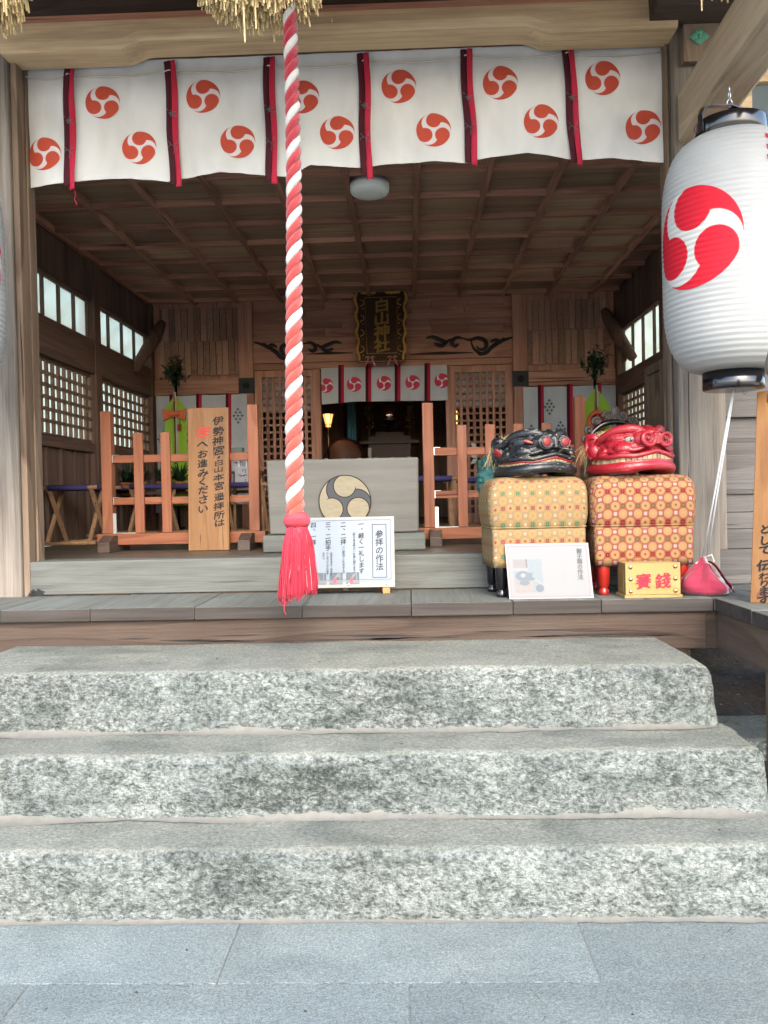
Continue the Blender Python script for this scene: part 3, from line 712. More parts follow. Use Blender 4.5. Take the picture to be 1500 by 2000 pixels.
# black rot mark at the foot of the sill, dark weather cracks along the deck beam
R = random.Random(8); g = MB(); c0 = P(72, 1161, FY)
ring = [(c0.x + (.055+.018*R.uniform(-1, 1))*cos(a*pi/14), FY-.0015, max(DZ+.002, DZ+.012+(.028+.012*R.uniform(-1, 1))*sin(a*pi/14))) for a in range(28)]
g.add([(c0.x, FY-.0015, DZ+.012)]+ring, [(0, i+1, (i+1) % 28+1) for i in range(28)]); hp(g, 'rot_mark', M['blackmat'], 0)
for k in range(26):
    x = R.uniform(-1.55, 1.25); z = .772+R.random()**2*.035; L_ = R.uniform(.12, .5); g = MB(); pts = []
    for i in range(9):
        f = i/8; w_ = .0028*sin(pi*f)+.0003; zz = z+.003*MN.noise(Vector((x+f*3, k, 0))); pts += [(x+L_*f, 4.2735, zz-w_), (x+L_*f, 4.2735, zz+w_)]
    g.add(pts, [(2*i, 2*i+2, 2*i+3, 2*i+1) for i in range(8)]); hp(g, 'weather_crack', M['blackmat'], 0)
g = MB(); h0 = P(650, 42, 4.75); g.tube([(h0.x, 4.75, h0.z), (h0.x, 4.72, h0.z-.005), (h0.x, 4.70, h0.z-.015), (h0.x, 4.71, h0.z-.03)], .003, 6); hp(g, 'hook', M['steel'], 0)
# brackets and rafters of the porch roof
R = random.Random(2)
hp(MB().box(-3.4, 3.4, 4.70, 4.86, 4.62, 4.80), 'purlin', M['beam'])
g = MB()
for i in range(24):
    x = -3.4+.3*i; g.bar((x, 2.35, 4.35), (x, 6.0, 5.35), .06, .075)
hp(g, 'rafter', M['red_y'], 0)
hp(MB().hexa([(-3.8,2.2,4.36), (3.9,2.2,4.36), (-3.8,6.0,5.40), (3.9,6.0,5.40), (-3.8,2.2,4.42), (3.9,2.2,4.42), (-3.8,6.0,5.50), (3.9,6.0,5.50)]), 'porch_roof', M['red_y'], 0)
hp(MB().hexa([(-3.7,5.9,5.3), (3.7,5.9,5.3), (-3.7,9.5,7.2), (3.7,9.5,7.2), (-3.7,5.9,5.5), (3.7,5.9,5.5), (-3.7,9.5,7.4), (3.7,9.5,7.4)]).hexa([(-3.7,13.8,5.3), (3.7,13.8,5.3), (-3.7,9.5,7.2), (3.7,9.5,7.2), (-3.7,13.8,5.5), (3.7,13.8,5.5), (-3.7,9.5,7.4), (3.7,9.5,7.4)]), 'main_roof', flat('dark_roof_tile', (.08,.08,.085), .6, .3), 0)
# curved tie beam running out over the right side
def tie(u, w, t):
    y = 4.86 - 2.3*u
    zc = 3.49 + .05*sin(min(1, u*1.1)*pi)
    return y, zc
g = MB(); N = 26; V = []; Fc = []
for i in range(N+1):
    u = i/N; y, zb = tie(u, 0, 0); hh = .275+.02*u
    tx = 1.585; ww = .21
    sl = 0
    V += [(tx, y, zb+.02), (tx+.025, y, zb), (tx+ww-.025, y, zb), (tx+ww, y, zb+.02), (tx+ww, y, zb+hh), (tx, y, zb+hh)]
for i in range(N):
    for k in range(6): Fc.append((i*6+k, i*6+(k+1) % 6, i*6+6+(k+1) % 6, i*6+6+k))
Fc += [tuple(range(6)), tuple(N*6+k for k in range(6))]
g.add(V, Fc, smooth=False); tieo = hp(g, 'tie_beam', M['beam_y'], .0)
# nailed block with a green diamond cover on the post head
hp(MB().box(1.60, 1.80, 4.79, 4.848, 3.93, 4.14), 'beam_end', M['post'], .004)
cb = P(1365, 73, 4.79)
g = MB()
for k in range(4):
    a = pi/2*k; c2 = Vector((.026*cos(a), 0, .022*sin(a)))
    g.ball((cb.x+c2.x, 4.784, cb.z+c2.z), (.026, .010, .022), 12)
g.ball((cb.x, 4.776, cb.z), (.009, .007, .009), 10)
g.poly([(cb.x-.058, 4.788, cb.z), (cb.x, 4.788, cb.z-.048), (cb.x+.058, 4.788, cb.z), (cb.x, 4.788, cb.z+.048)], -.006)
hp(g, 'nail_cover', M['verdigris'], 0)
hp(MB().box(1.40, 2.3, 4.60, 4.80, 4.142, 4.40), 'bracket_arm', M['deck_beam'])

# floor
g = MB()
for i in range(12):
    y0 = FY+.19+.17*i; g.box(-2.99, 2.44, y0+.001, y0+.169, FZ-.06, FZ-.004)
hp(g, 'floor_board', M['floor'], .002)
hp(MB().box(-2.99, 2.44, 7.12, BY, FZ-.06, FZ+.02), 'tatami_mat', M['tatami'], .003)
hp(MB().box(-2.99, 2.44, 7.113, 7.145, FZ-.02, FZ+.026), 'tatami_edge', M['tatami_edge'], 0)
hp(MB().box(-3.2, 2.7, FY+.2, 13.4, .7, FZ-.07), 'floor_slab', M['dark_z'], 0)

# coffered ceiling
cs = .515; x_off = P(302, 412, 6.53).x; x_off -= cs*round(x_off/cs)
hp(MB().box(-3.3, 2.75, 5.10, BY+.05, CZ+.075, CZ+.10), 'ceiling_panel', M['red_y'], 0)
g = MB()
k = 0
y = 5.48
ysx = []
while y < BY: ysx.append(y); y += .521
for y in ysx: g.box(XL, XR, y-.024, y+.024, CZ+.002, CZ+.06)
hp(g, 'ceiling_rib', M['red_x'], .004)
g = MB()
for k in range(-8, 8):
    x = x_off+cs*k
    if XL < x < XR: g.box(x-.024, x+.024, 5.12, BY, CZ-.001, CZ+.058)
hp(g, 'ceiling_rib', M['red_y'], .004)
g = MB()
xk = [x_off+cs*k for k in range(-8, 8) if XL-.5 < x_off+cs*k < XR]
for i, y in enumerate(ysx):
    for x in xk: g.box(max(XL, x+.025), min(XR, x+cs-.025), y+.026, y+.495, CZ+.045, CZ+.072)
hp(g, 'ceiling_board', wood('ceiling_board_wood', (.32,.195,.13), (.62,.41,.28), 'x', freq=5, contrast=.4, bump=.15, var=.4), 0)

# side walls with lattice windows and transom lights
def side_wall(X, sgn, bays, ztop, zl0, zl1, zt0, zt1):
    """sgn: -1 the wall lies to the left of X, +1 to the right"""
    def bx(mb, a, b, y0, y1, z0, z1): x0, x1 = sorted((X+sgn*a, X+sgn*b)); return mb.box(x0, x1, y0, y1, z0, z1)
    y_a, y_b = FY+.2, BY
    g = MB()
    k = y_a
    while k < y_b:
        bx(g, .03, .05, k+.001, min(k+.115, y_b)-.001, zt1+.02, ztop+.1); k += .115
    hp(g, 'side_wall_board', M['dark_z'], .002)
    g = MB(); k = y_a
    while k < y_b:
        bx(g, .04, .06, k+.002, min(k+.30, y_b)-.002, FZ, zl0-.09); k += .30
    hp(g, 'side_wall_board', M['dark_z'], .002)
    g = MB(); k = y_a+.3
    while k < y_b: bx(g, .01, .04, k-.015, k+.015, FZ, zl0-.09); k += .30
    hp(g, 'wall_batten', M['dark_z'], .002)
    hp(bx(MB(), -.01, .09, y_a, y_b, zl0-.09, zl0), 'wall_rail', M['side_y'])
    hp(bx(MB(), -.03, .11, y_a, y_b, zl1, zt0), 'wall_beam', M['side_y'])
    hp(bx(MB(), -.00, .08, y_a, y_b, zt1, zt1+.03), 'wall_rail', M['side_y'])
    for (y0, y1) in bays:
        hp(bx(MB(), -.04, .12, y1, y1+.15, FZ, ztop), 'wall_post', M['side_z'])
        # lattice
        w = MB(); bx(w, .02, .055, y0, y1, zl0, zl0+.03); bx(w, .02, .055, y0, y1, zl1-.03, zl1)
        fr = hp(w, 'lattice_window', M['side_y'], .002)
        n1 = 11; g = MB()
        for i in range(n1+1):
            yy = y0+(y1-y0)*i/n1; bx(g, .015, .042, yy-.013, yy+.013, zl0+.031, zl1-.031)
        n2 = 6
        for j in range(1, n2):
            zz = zl0+.03+(zl1-zl0-.06)*j/n2; bx(g, .008, .036, y0, y1, zz-.013, zz+.013)
        hp(g, 'lattice', wood('lattice_wood_%d' % len(bpy.data.materials), (.14,.08,.05), (.30,.19,.13), 'z', freq=4, contrast=.3, bump=.1), .0, fr)
        hp(bx(MB(), .070, .076, y0, y1, zl0+.001, zl1-.001), 'pane', M['frost'], 0, fr)
        # transom light
        w = MB(); nb = 4
        for i in range(nb+1):
            yy = y0+(y1-y0)*i/nb; bx(w, .02, .05, yy-.010, yy+.010, zt0+.001, zt1-.001)
        bx(w, .022, .048, y0, y1, zt0+.001, zt0+.012); bx(w, .022, .048, y0, y1, zt1-.012, zt1-.001)
        fr = hp(w, 'transom_window', M['dark_z'], .0)
        hp(bx(MB(), .055, .060, y0, y1, zt0+.001, zt1-.001), 'pane', M['frost'], 0, fr)
    # eave rafters outside, seen as shadows on the frosted panes
    g = MB(); k = y_a-.3
    while k < y_b+.5:
        g.bar((X+sgn*.12, k, zt1+.02), (X+sgn*1.3, k+.9, zt0-.12), .04, .05); k += .62
    g.box(*sorted((X+sgn*.30, X+sgn*.34)), y_a, y_b, (zt0+zt1)/2-.03, (zt0+zt1)/2+.02)
    hp(g, 'eave_rafter', M['red_y'], 0)
lz = PX(72, 612, XL).z
side_wall(XL, -1, [(5.30, 6.42), (6.57, 7.88), (8.03, 9.62)], CZ, 2.08, 2.74, PX(72,612,XL).z, 3.44)
side_wall(XR, 1, [(5.30, 6.42), (6.57, 7.88), (8.03, 9.62)], CZ, 2.08, 2.64, 2.85, 3.36)
# leaning curved tie beams inside against the partition
for X, sg in ((XL, 1), (XR, -1)):
    g = MB(); pts = []; rad = []
    for i in range(14):
        t = i/13; pts.append((X+sg*(.02+.16*t+.05*sin(t*pi)), BY-.75+.55*t, 2.95+.62*t+.06*sin(t*pi))); rad.append(.05+.022*sin(t*pi))
    g.tube(pts, rad, 12, smooth=True); hp(g, 'shrimp_beam', M['side_z'], 0)

# inner partition ------------------------------------------------------------
xa = P(484, 800, BY).x; xb = P(1017, 800, BY).x          # the two inner posts
dl = P(622, 800, BY).x; dr = P(876, 800, BY).x           # doorway
for x in (xa, xb): hp(MB().box(x-.085, x+.085, BY-.06, BY+.12, FZ, CZ+.05), 'inner_post', M['red_z'], .008)
for x in (XL+.03, XR-.03): hp(MB().box(x-.07, x+.07, BY-.04, BY+.12, FZ, CZ+.05), 'inner_post', M['red_z'], .008)
zb0 = P(750, 705, BY).z; zb1 = P(750, 655, BY).z
hp(MB().box(xa+.087, xb-.087, BY-.05, BY+.08, zb0, zb1), 'carved_beam', M['red_x'], .01)
hp(MB().box(xa+.087, xb-.087, BY-.03, BY+.06, zb0-.075, zb0-.003), 'door_lintel', M['red_x'], .004)
g = MB(); zz = zb1+.003; k = 0
while zz < CZ+.05:
    x = xa+.087; 
    while x < xb-.087:
        w = .42+.1*((k*7) % 3); g.box(x+.002, min(x+w, xb-.087)-.002, BY, BY+.03, zz, min(zz+.105, CZ+.07)-.002); x += w
    zz += .105; k += 1
hp(g, 'upper_wall_board', M['red_x'], .003)
hp(MB().box(xa+.087, xb-.087, BY-.02, BY+.05, P(750,628,BY).z, P(750,615,BY).z), 'wall_rail', M['red_x'])
# carved scrolls on the beam
def scroll(mir):
    def q(px, py):
        p = P(px, py, BY-.052)
        return Vector((p.x, BY-.052, p.z))
    src = [
      [(832,660),(845,658),(860,664),(872,668),(880,662)], [(872,668),(862,675),(848,671)],
      [(905,661),(893,659),(884,665),(884,673),(890,676),(896,671)], [(905,661),(918,664),(932,660),(945,664),(950,672),(946,681),(936,682),(931,676)],
      [(920,666),(925,680),(938,690),(950,688),(960,678),(975,668),(990,662),(1003,658)], [(958,668),(968,664),(976,668),(985,660)], [(938,690),(936,694)],
    ]
    for li in src:
        pts = []
        for (x, y) in li:
            if mir: x = 496 + (1003-x) + 0; y = y+10 + (x-496)*-.0
            pts.append(q(x, y))
        # smooth the line
        out = []
        for i in range(len(pts)-1):
            p0 = pts[max(0, i-1)]; p1 = pts[i]; p2 = pts[i+1]; p3 = pts[min(len(pts)-1, i+2)]
            for k in range(6):
                t = k/6; out.append(.5*((2*p1)+(p2-p0)*t+(2*p0-5*p1+4*p2-p3)*t*t+(3*p1-p0-3*p2+p3)*t**3))
        out.append(pts[-1])
        N = len(out); rad = [.020*sin(pi*min(1, (i+2)/(N+3)))+.004 for i in range(N)]
        g.tube(out, rad, 8, flat=(1, .5, 1))
g = MB(); scroll(False); hp(g, 'carved_scroll', M['blackmat'], 0)
g = MB(); scroll(True); hp(g, 'carved_scroll', M['blackmat'], 0)
for (x0, x1) in ((600, 690), (800, 925)):
    g = MB()
    a = P(x0, 693, BY-.052); b = P(x1, 693 if x0 > 700 else 693, BY-.052)
    zc = P((x0+x1)/2, 692, BY).z
    g.tube([(a.x, BY-.052, zc), ((a.x+b.x)/2, BY-.052, zc+.006), (b.x, BY-.052, zc)], [.004, .018, .004], 8, flat=(1, .4, 1))
    hp(g, 'carved_groove', M['blackmat'], 0)
# lattice doors either side of the doorway, cloth behind their upper part
def ldoor(x0, x1, n):
    z0, z1 = FZ+.02, zb0-.08
    w = MB(); w.box(x0, x0+.07, BY-.02, BY+.03, z0, z1); w.box(x1-.07, x1, BY-.02, BY+.03, z0, z1)
    w.box(x0+.071, x1-.071, BY-.018, BY+.028, z1-.08, z1); w.box(x0+.071, x1-.071, BY-.018, BY+.028, z0, z0+.12)
    d = hp(w, 'lattice_door', M['red_z'], .003)
    g = MB()
    for i in range(n+1):
        x = x0+.07+(x1-x0-.14)*i/n; g.box(x-.016, x+.016, BY-.012, BY+.012, z0+.12, z1-.08)
    z = z0+.2
    while z < z1-.1: g.box(x0+.071, x1-.071, BY+.0, BY+.022, z-.012, z+.012); z += .0835
    hp(g, 'lattice', M['red_z'], 0, d)
    hp(MB().box(x0+.07, x1-.07, BY+.09, BY+.095, P(750,800,BY).z, z1-.03), 'cloth_behind', M['noren'], 0, d)
ldoor(xa+.09, dl-.002, 8); ldoor(dr+.002, xb-.09, 8)
g = MB(); g.box(dl-.03, dl+.03, BY-.035, BY+.09, FZ, zb0-.08); hp(g, 'door_jamb', M['red_z'])
g = MB(); g.box(dr-.03, dr+.03, BY-.035, BY+.09, FZ, zb0-.08); hp(g, 'door_jamb', M['red_z'])
# side bays of the partition: lintels, walls
zs0 = P(385, 772, BY).z; zs1 = P(385, 742, BY).z
for (x0, x1) in ((XL, xa-.087), (xb+.087, XR)):
    hp(MB().box(x0, x1, BY-.07, BY+.06, zs0, zs1), 'side_lintel', M['red_x'], .006)
    hp(MB().box(x0, x1, BY+.02, BY+.05, zs1+.002, CZ+.05), 'upper_wall_board', M['red_z'], .003)
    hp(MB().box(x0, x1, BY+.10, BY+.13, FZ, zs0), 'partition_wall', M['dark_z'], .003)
for x in (xa, xb):
    g = MB(); sgx = 1 if x > 0 else -1
    for k in range(6):
        a = k*pi/3; g.ball((x + .0 + .020*cos(a), BY-.075, (zs0+zs1)/2+.020*sin(a)), (.018, .012, .018), 10)
    g.ball((x, BY-.085, (zs0+zs1)/2), .012, 10); g.box(x-.10, x+.10, BY-.068, BY-.061, zs0-.0, zs1)
    hp(g, 'nail_cover', M['blackmat'], 0)
# inner sanctuary: a dim room behind the doorway
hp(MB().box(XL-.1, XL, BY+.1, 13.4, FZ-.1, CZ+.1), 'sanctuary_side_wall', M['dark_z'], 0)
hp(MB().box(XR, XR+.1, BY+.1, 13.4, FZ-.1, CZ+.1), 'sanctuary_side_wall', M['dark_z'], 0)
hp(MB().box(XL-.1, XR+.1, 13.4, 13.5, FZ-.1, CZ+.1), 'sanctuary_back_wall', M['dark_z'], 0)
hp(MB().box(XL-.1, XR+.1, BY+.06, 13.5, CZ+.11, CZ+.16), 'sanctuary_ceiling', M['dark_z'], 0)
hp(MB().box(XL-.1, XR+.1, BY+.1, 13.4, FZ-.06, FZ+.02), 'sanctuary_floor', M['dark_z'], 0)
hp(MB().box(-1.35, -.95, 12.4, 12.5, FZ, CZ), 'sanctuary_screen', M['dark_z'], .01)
hp(MB().box(.62, .80, 12.4, 12.5, FZ, CZ), 'sanctuary_screen', M['dark_z'], .01)
# ================================================================== OBJECTS
def plane_pts(mb, f, x0, x1, z0, z1, nu, nv, mi, uvf=None):
    return mb.grid(lambda u, v: f(x0+(x1-x0)*u, z0+(z1-z0)*v), nu, nv, uvf, mi=mi)
def lerp_tab(tab, x):
    if x <= tab[0][0]: return tab[0][1]
    for (a, b), (c, d) in zip(tab, tab[1:]):
        if x <= c: return b + (d-b)*(x-a)/(c-a)
    return tab[-1][1]

def crest_patch(mb, surf, cx, cz, r, mi, xlim=None, rz_=None):
    """a disc of cloth print lying on the surface surf(x, z) -> point"""
    rings = 14; seg = 72; V = []; U = []
    for i in range(rings+1):
        for j in range(seg):
            a = 2*pi*j/seg; k = i/rings; u, v = k*cos(a), k*sin(a)
            x = cx+u*r; 
            if xlim: x = max(xlim[0], min(xlim[1], x))
            V.append(surf(x, cz+v*(rz_ or r))); U.append((u if not xlim else (x-cx)/r, v))
    Fc = [(i*seg+j, i*seg+(j+1) % seg, (i+1)*seg+(j+1) % seg, (i+1)*seg+j) for i in range(rings) for j in range(seg)]
    mb.add(V, Fc, uvs=U, mi=mi, smooth=True)

# ---- the big curtain under the beam
CY = 5.0
bot = [(62,367),(125,361),(150,358),(200,353),(255,349),(300,351),(328,355),(350,350),(400,342),(430,338),(470,338),(520,343),(560,344),(583,336),(607,322),(650,325),(702,329),(725,327),(800,318),(850,314),(910,316),(935,310),(1030,298),(1110,309),(1140,310),(1200,308),(1250,313),(1284,320)]
btab = [(P(x, y, CY).x, P(x, y, CY).z) for x, y in bot]
ctab_ribbon = [((135,140),(139,372)), ((331,117),(342,364)), ((525,108),(531,358)), ((710,102),(716,350)), ((910,95),(923,320)), ((1110,95),(1128,319))]
def cy(x, z):
    t = (4.15-z)/.8
    return CY + .010*sin(x*7.3)*t + .006*sin(x*19+z*2)*t + .020*MN.noise(Vector((x*1.7, z*1.3, 3)))*(.3+t) + .010*MN.noise(Vector((x*6, z*3, 8)))*t + .007*MN.noise(Vector((x*15, z*5, 18))) + .004*sin(z*60)*max(0, z-3.95)*5 - .02*max(0, 1-abs(x-P(595,300,CY).x)/.08)*t
cur = thing('shrine_curtain', 'long white curtain with red three-comma crests hung across the open front', 'curtain', (-.37, CY, 4.1))
g = MB(); nx, nz = 320, 46; x0c, x1c = -2.249, 1.538; zt = 4.16
g.grid(lambda u, v: (lambda x: (x, cy(x, zt+(lerp_tab(btab, x)-zt)*v), zt+(lerp_tab(btab, x)-zt)*v))(x0c+(x1c-x0c)*u), nx, nz, mi=0)
for px, py in ((201,201),(272,288),(89,303),(397,189),(465,277),(590,190),(659,260),(779,169),(847,254),(977,163),(1057,238),(1177,153),(1256,249)):
    c = P(px, py, CY); crest_patch(g, lambda x, z: (x, cy(x, z)-.0025, z), c.x, c.z, .1035, 1, (x0c, x1c), .0985)
g.build('cloth', [M['curtain'], M['crest_red']], cur, world=True)
# seam tape along the hem
for (ta, tb) in ctab_ribbon:
    A = P(*ta, CY-.03); B = P(*tb, CY-.035)
    def rb(off0, off1, dy, mat, nm, zend=0.0):
        g = MB()
        def fn(u, v):
            x = A.x+(B.x-A.x)*v + off0+(off1-off0)*u + .004*sin(v*9+A.x*5); z = 4.14+(B.z+zend-4.14)*v
            return (x, cy(x, z) - .018 - dy - .006*sin(v*7+u*3+A.x), z)
        g.grid(fn, 4, 30); return g.build(nm, mat, cur, world=True, mods=[('SOLIDIFY', dict(thickness=.002))])
    rb(-.037, .002, .002, M['ribbon_dk'], 'ribbon', .02)
    r_ = rb(.0, .034, .008, M['ribbon'], 'ribbon')
    # little white crane and blossom embroidered on the ribbon
    for (zc, kind) in ((A.z+(B.z-A.z)*.42, 0), (A.z+(B.z-A.z)*.68, 1)):
        g = MB()
        xc = A.x+(B.x-A.x)*((4.14-zc)/(4.14-B.z)) - .0
        def s_(pts, w=.0016):
            g.tube([(xc+a, cy(xc+a, zc+b)-.034, zc+b) for a, b in pts], w, 5)
        if kind:
            s_([(-.03,.03),(-.012,.008),(.0,.0),(.012,.012),(.03,.018)]); s_([(.0,.0),(.004,-.02),(.0,-.045)]); s_([(-.012,.008),(-.026,.004),(-.03,-.01)]); s_([(.0,.0),(.016,-.012),(.024,-.03)]); s_([(.012,.012),(.02,.036)])
        else:
            for k in range(5):
                a = k*2*pi/5+.5; s_([(0,0),(.014*cos(a+.4),.012*sin(a+.4)),(.022*cos(a),.02*sin(a)),(.014*cos(a-.4),.012*sin(a-.4)),(0,0)])
            s_([(.0,-.01),(.018,-.022),(.03,-.012)]); s_([(-.02,.018),(-.034,.03)])
        g.build('embroidery', M['paper'], r_, world=True)
# cord threaded along the top
g = MB(); pts = []
knots = [x0c+.0] + [P(*a, CY).x for a, _ in ctab_ribbon] + [x1c]
zk = [P(57,154,CY).z, P(135,149,CY).z, P(331,141,CY).z, P(525,132,CY).z, P(710,123,CY).z, P(912,112,CY).z, P(1110,106,CY).z, P(1283,104,CY).z]
for i in range(len(knots)-1):
    for k in range(12):
        t = k/12; x = knots[i]+(knots[i+1]-knots[i])*t; z = zk[i]+(zk[i+1]-zk[i])*t - .018*sin(pi*t)
        pts.append((x, cy(x, z)-.008-.02*(abs(t-.5) > .46), z))
pts.append((knots[-1], CY-.01, zk[-1])); g.tube(pts, .0042, 6)
g.build('cord', M['cord'], cur, world=True)
g = MB(); t0 = P(146, 372, CY-.03)
g.tube([t0, t0+Vector((.004,0,-.03)), t0+Vector((-.004,0,-.05)), t0+Vector((.012,0,-.085))], [.004,.002,.002,.006], 6); g.build('thread', M['ribbon'], cur, world=True)

# ---- straw rope with hanging tufts
RY = 3.9
shi = thing('sacred_straw_rope', 'thick straw rope over the steps with ragged hanging straw tufts', 'straw rope', (-.4, RY, 4.2))
g = MB()
for k in range(3):
    g.tube([(-2.9+5.2*i/160, RY+.055*cos(i*.33+k*2.094), 4.22+.055*sin(i*.33+k*2.094)-.06*sin(pi*i/160)) for i in range(161)], .07, 8)
g.build('rope', M['straw'], shi, world=True)
R = random.Random(21)
def tuft(pxc, half, ybase, ydepth, n, longs=()):
    g = MB(); c = P(pxc, 0, RY)
    for i in range(n):
        a = R.uniform(0, 2*pi); rr = sqrt(R.random()); ex, ey = rr*cos(a), rr*sin(a)
        px = pxc + half*ex*1.0
        yend = ybase + ydepth*(1-abs(ex)**2.2) + R.gauss(0, 5.5)
        end = P(px + R.gauss(0, 3), yend, RY); end.y = RY + .17*ey
        top = Vector((c.x + .10*ex, RY+.08*ey, 4.16)); mid = (end+top)/2 + Vector((R.gauss(0,.008)+.02*ex, R.gauss(0,.006), 0))
        mid.z = (end.z+top.z)/2
        tp = mid + (end-mid)*.0
        a2 = end + Vector((-(ex)*.03, 0, .16))
        g.tube([top, (top+a2)/2+Vector((ex*.05, 0, 0)), a2, end], [.0046, .0046, .0046, .0042], 5, smooth=False)
    for (px, py) in longs:
        end = P(px, py, RY); g.tube([(c.x+(end.x-c.x)*.4, RY, 4.16), (end.x-.004, RY-.1, end.z+.2), (end.x, RY-.1, end.z)], [.0045,.0045,.0035], 5, smooth=False)
    g.build('straw_tuft', M['cut_straw'], shi, world=True)
tuft(503, 140, -22, 52, 620, ((487,106), (508,80), (448,46), (414,36), (613,20), (470,55), (545,50)))
tuft(-30, 84, -12, 45, 300, ((33,56), (28,48), (62,22)))
tuft(1430, 100, -80, 40, 260, ((1356,46),))

# ---- bell rope with tassel
br = thing('bell_rope', 'thick twisted red and white bell rope ending in a red tassel', 'bell rope', P(576, 1010, RY))
A = P(563, -60, RY); B = P(581, 1030, RY); L = (A-B).length; ax = (B-A).normalized()
rx = Vector((1, 0, 0)); rx = (rx - ax*rx.dot(ax)).normalized(); ry = ax.cross(rx)
pitch = .159
for k in range(3):
    g = MB(); n = 260; pts = []; rad = []
    for i in range(n+1):
        t = i/n; s = L*t; sc = .78 + .30*t
        a = 2*pi*s/pitch + k*2*pi/3 + .22*MN.noise(Vector((s*2.1, 0, 4)))
        sway = Vector((.010*sin(t*5.0), 0, 0))
        pts.append(A + ax*s + sway + (rx*cos(a)+ry*sin(a))*.0205*sc); rad.append(.0218*sc*(1+.07*MN.noise(Vector((s*9, k*3, 0)))+.03*MN.noise(Vector((s*31, k*3, 5)))))
    g.tube(pts, rad, 14)
    n = NT('rope_strand_cotton_%d' % k); o_ = n.coord()
    zz = n.sep(o_)[2]
    if k == 0: col = n.mix((.31,.305,.29), (.38,.37,.36), n.noise(o_, 20, 3))
    else:
        f = n.m_('MULTIPLY', n.m_('ADD', zz, 0.0), 1/2.7, clamp=True)
        col = n.ramp(f, [(0, (.30,.060,.038)), (.3, (.29,.042,.036)), (.62, (.27,.022,.03)), (.85, (.23,.006,.02)), (1, (.22,.005,.017))])
        col = n.mix(col, n.v_('SCALE', col, sc=.75), n.noise(n.v_('MULTIPLY', o_, (3, 3, 1)), 120, 3, .7))
    fb = n.noise(n.v_('MULTIPLY', n.v_('ADD', o_, n.comb(0, 0, n.m_('MULTIPLY', n.sep(o_)[0], 2.0))), (.5, .5, 1)), 260, 2, .6)
    n.bump(n.m_('ADD', fb, n.m_('MULTIPLY', n.noise(o_, 45, 3, .6), .8)), .8, .006)
    g.build('strand', n.fin(col, .9, .1, Sheen_Weight=.3), br, world=True)
R = random.Random(44); g = MB()
for i in range(520):
    s = R.uniform(0, L); a = R.uniform(0, 2*pi); sc = .78+.30*s/L; c = A + ax*s + Vector((.010*sin(s/L*5), 0, 0)); d = rx*cos(a)+ry*sin(a)
    p = c + d*.0365*sc; e = p + d*R.uniform(.002, .008) + ax*R.uniform(-.02, .02)
    g.tube([p, (p+e)/2+d*.002, e], .0005, 3, cap=False)
g.build('stray_fibre', flat('pale_pink_fibre', (.32,.12,.11), .9, .1), br, world=True)
K = P(580, 1022, RY)
g = MB(); g.lathe([(.0,.055),(.035,.052),(.052,.040),(.060,.022),(.060,.002),(.052,-.014),(.045,-.020)], K, 40)
silk = cloth('salmon_silk_thread', (.34,.042,.055), crease=.3)
g.build('tassel_knot', silk, br, world=True)
g = MB()
for k in range(90):
    a = 2*pi*k/90; g.tube([K+Vector((.036*cos(a),.036*sin(a),.053)), K+Vector((.0605*cos(a),.0605*sin(a),.022)), K+Vector((.0605*cos(a+.03),.0605*sin(a+.03),.0)), K+Vector((.046*cos(a),.046*sin(a),-.02))], .0019, 4)
g.tube([K+Vector((.047*cos(a/8), .047*sin(a/8), -.021+.003*sin(a*.8))) for a in range(0, 52)], .004, 6)
g.build('binding', silk, br, world=True)
R = random.Random(9); g = MB()
for i in range(2600):
    a = R.uniform(0, 2*pi); rr = 1 - .5*R.random()**2.2
    r0 = .046*rr; r1 = (.088 + .006*sin(3*a+1))*rr + R.gauss(0, .004)
    ln = .305 + R.gauss(0, .011) + (.03 if R.random() < .03 else 0) - .02*(cos(a-.3))
    j = R.gauss(0, .003); w = R.gauss(0, .05)
    pts = []
    for k in range(5):
        t = k/4; r_ = r0 + (r1-r0)*(t**.62); aa = a + w*t
        pts.append(K + Vector((r_*cos(aa) + j*sin(5*t) - .006*t, r_*sin(aa), -.018 - ln*t)))
    g.tube(pts, .00115, 3, cap=False, mi=1 if R.random() < .03 else 0)
for (dx, ln) in ((-.052, .40), (-.045, .36), (-.03, .345), (-.06, .33), (-.015, .34)):
    g.tube([K+Vector((dx*.6,-.05,-.02)), K+Vector((dx,-.08,-.25)), K+Vector((dx-.006,-.08,-ln)), K+Vector((dx+.004,-.08,-ln-.02))], .0018, 4)
g.build('tassel', [cloth('red_tassel_thread', (.36,.034,.055), crease=.2), M['string']], br, world=True)

# ---- paper lanterns
def lantern_profile():
    pr = []
    for i in range(0, 181):
        t = i/180; z = -.545 + 1.09*t
        e = abs(2*t-1); r = .150 + .163*(1-e**4.6)**.56
        if t in (0, 1): r = .148
        rib = .0042*(1-abs(sin(pi*t*44)))**1.0
        pr.append((r - .0042 + (.0046*abs(sin(pi*t*44))), z))
    return pr
n = NT('lantern_paper'); o_ = n.coord()
cc = n.mix((.33,.337,.33), (.39,.40,.392), n.noise(o_, 6, 3, .5))
tr = n.n.new('ShaderNodeBsdfTranslucent'); n.put(tr.inputs[0], cc); n.bump(n.noise(o_, 90, 3, .6), .15, .003); n.fin(cc, .5, .3)
mx = n.n.new('ShaderNodeMixShader'); mx.inputs[0].default_value = .42
n.l.new(n.b.outputs[0], mx.inputs[1]); n.l.new(tr.outputs[0], mx.inputs[2]); n.l.new(mx.outputs[0], n.out.inputs[0]); M['lpaper'] = n.m
LPROF = lantern_profile()
def lrad(z):
    for (r0, z0), (r1, z1) in zip(LPROF, LPROF[1:]):
        if z <= z1: return r0 + (r1-r0)*(z-z0)/(z1-z0)
    return LPROF[-1][0]
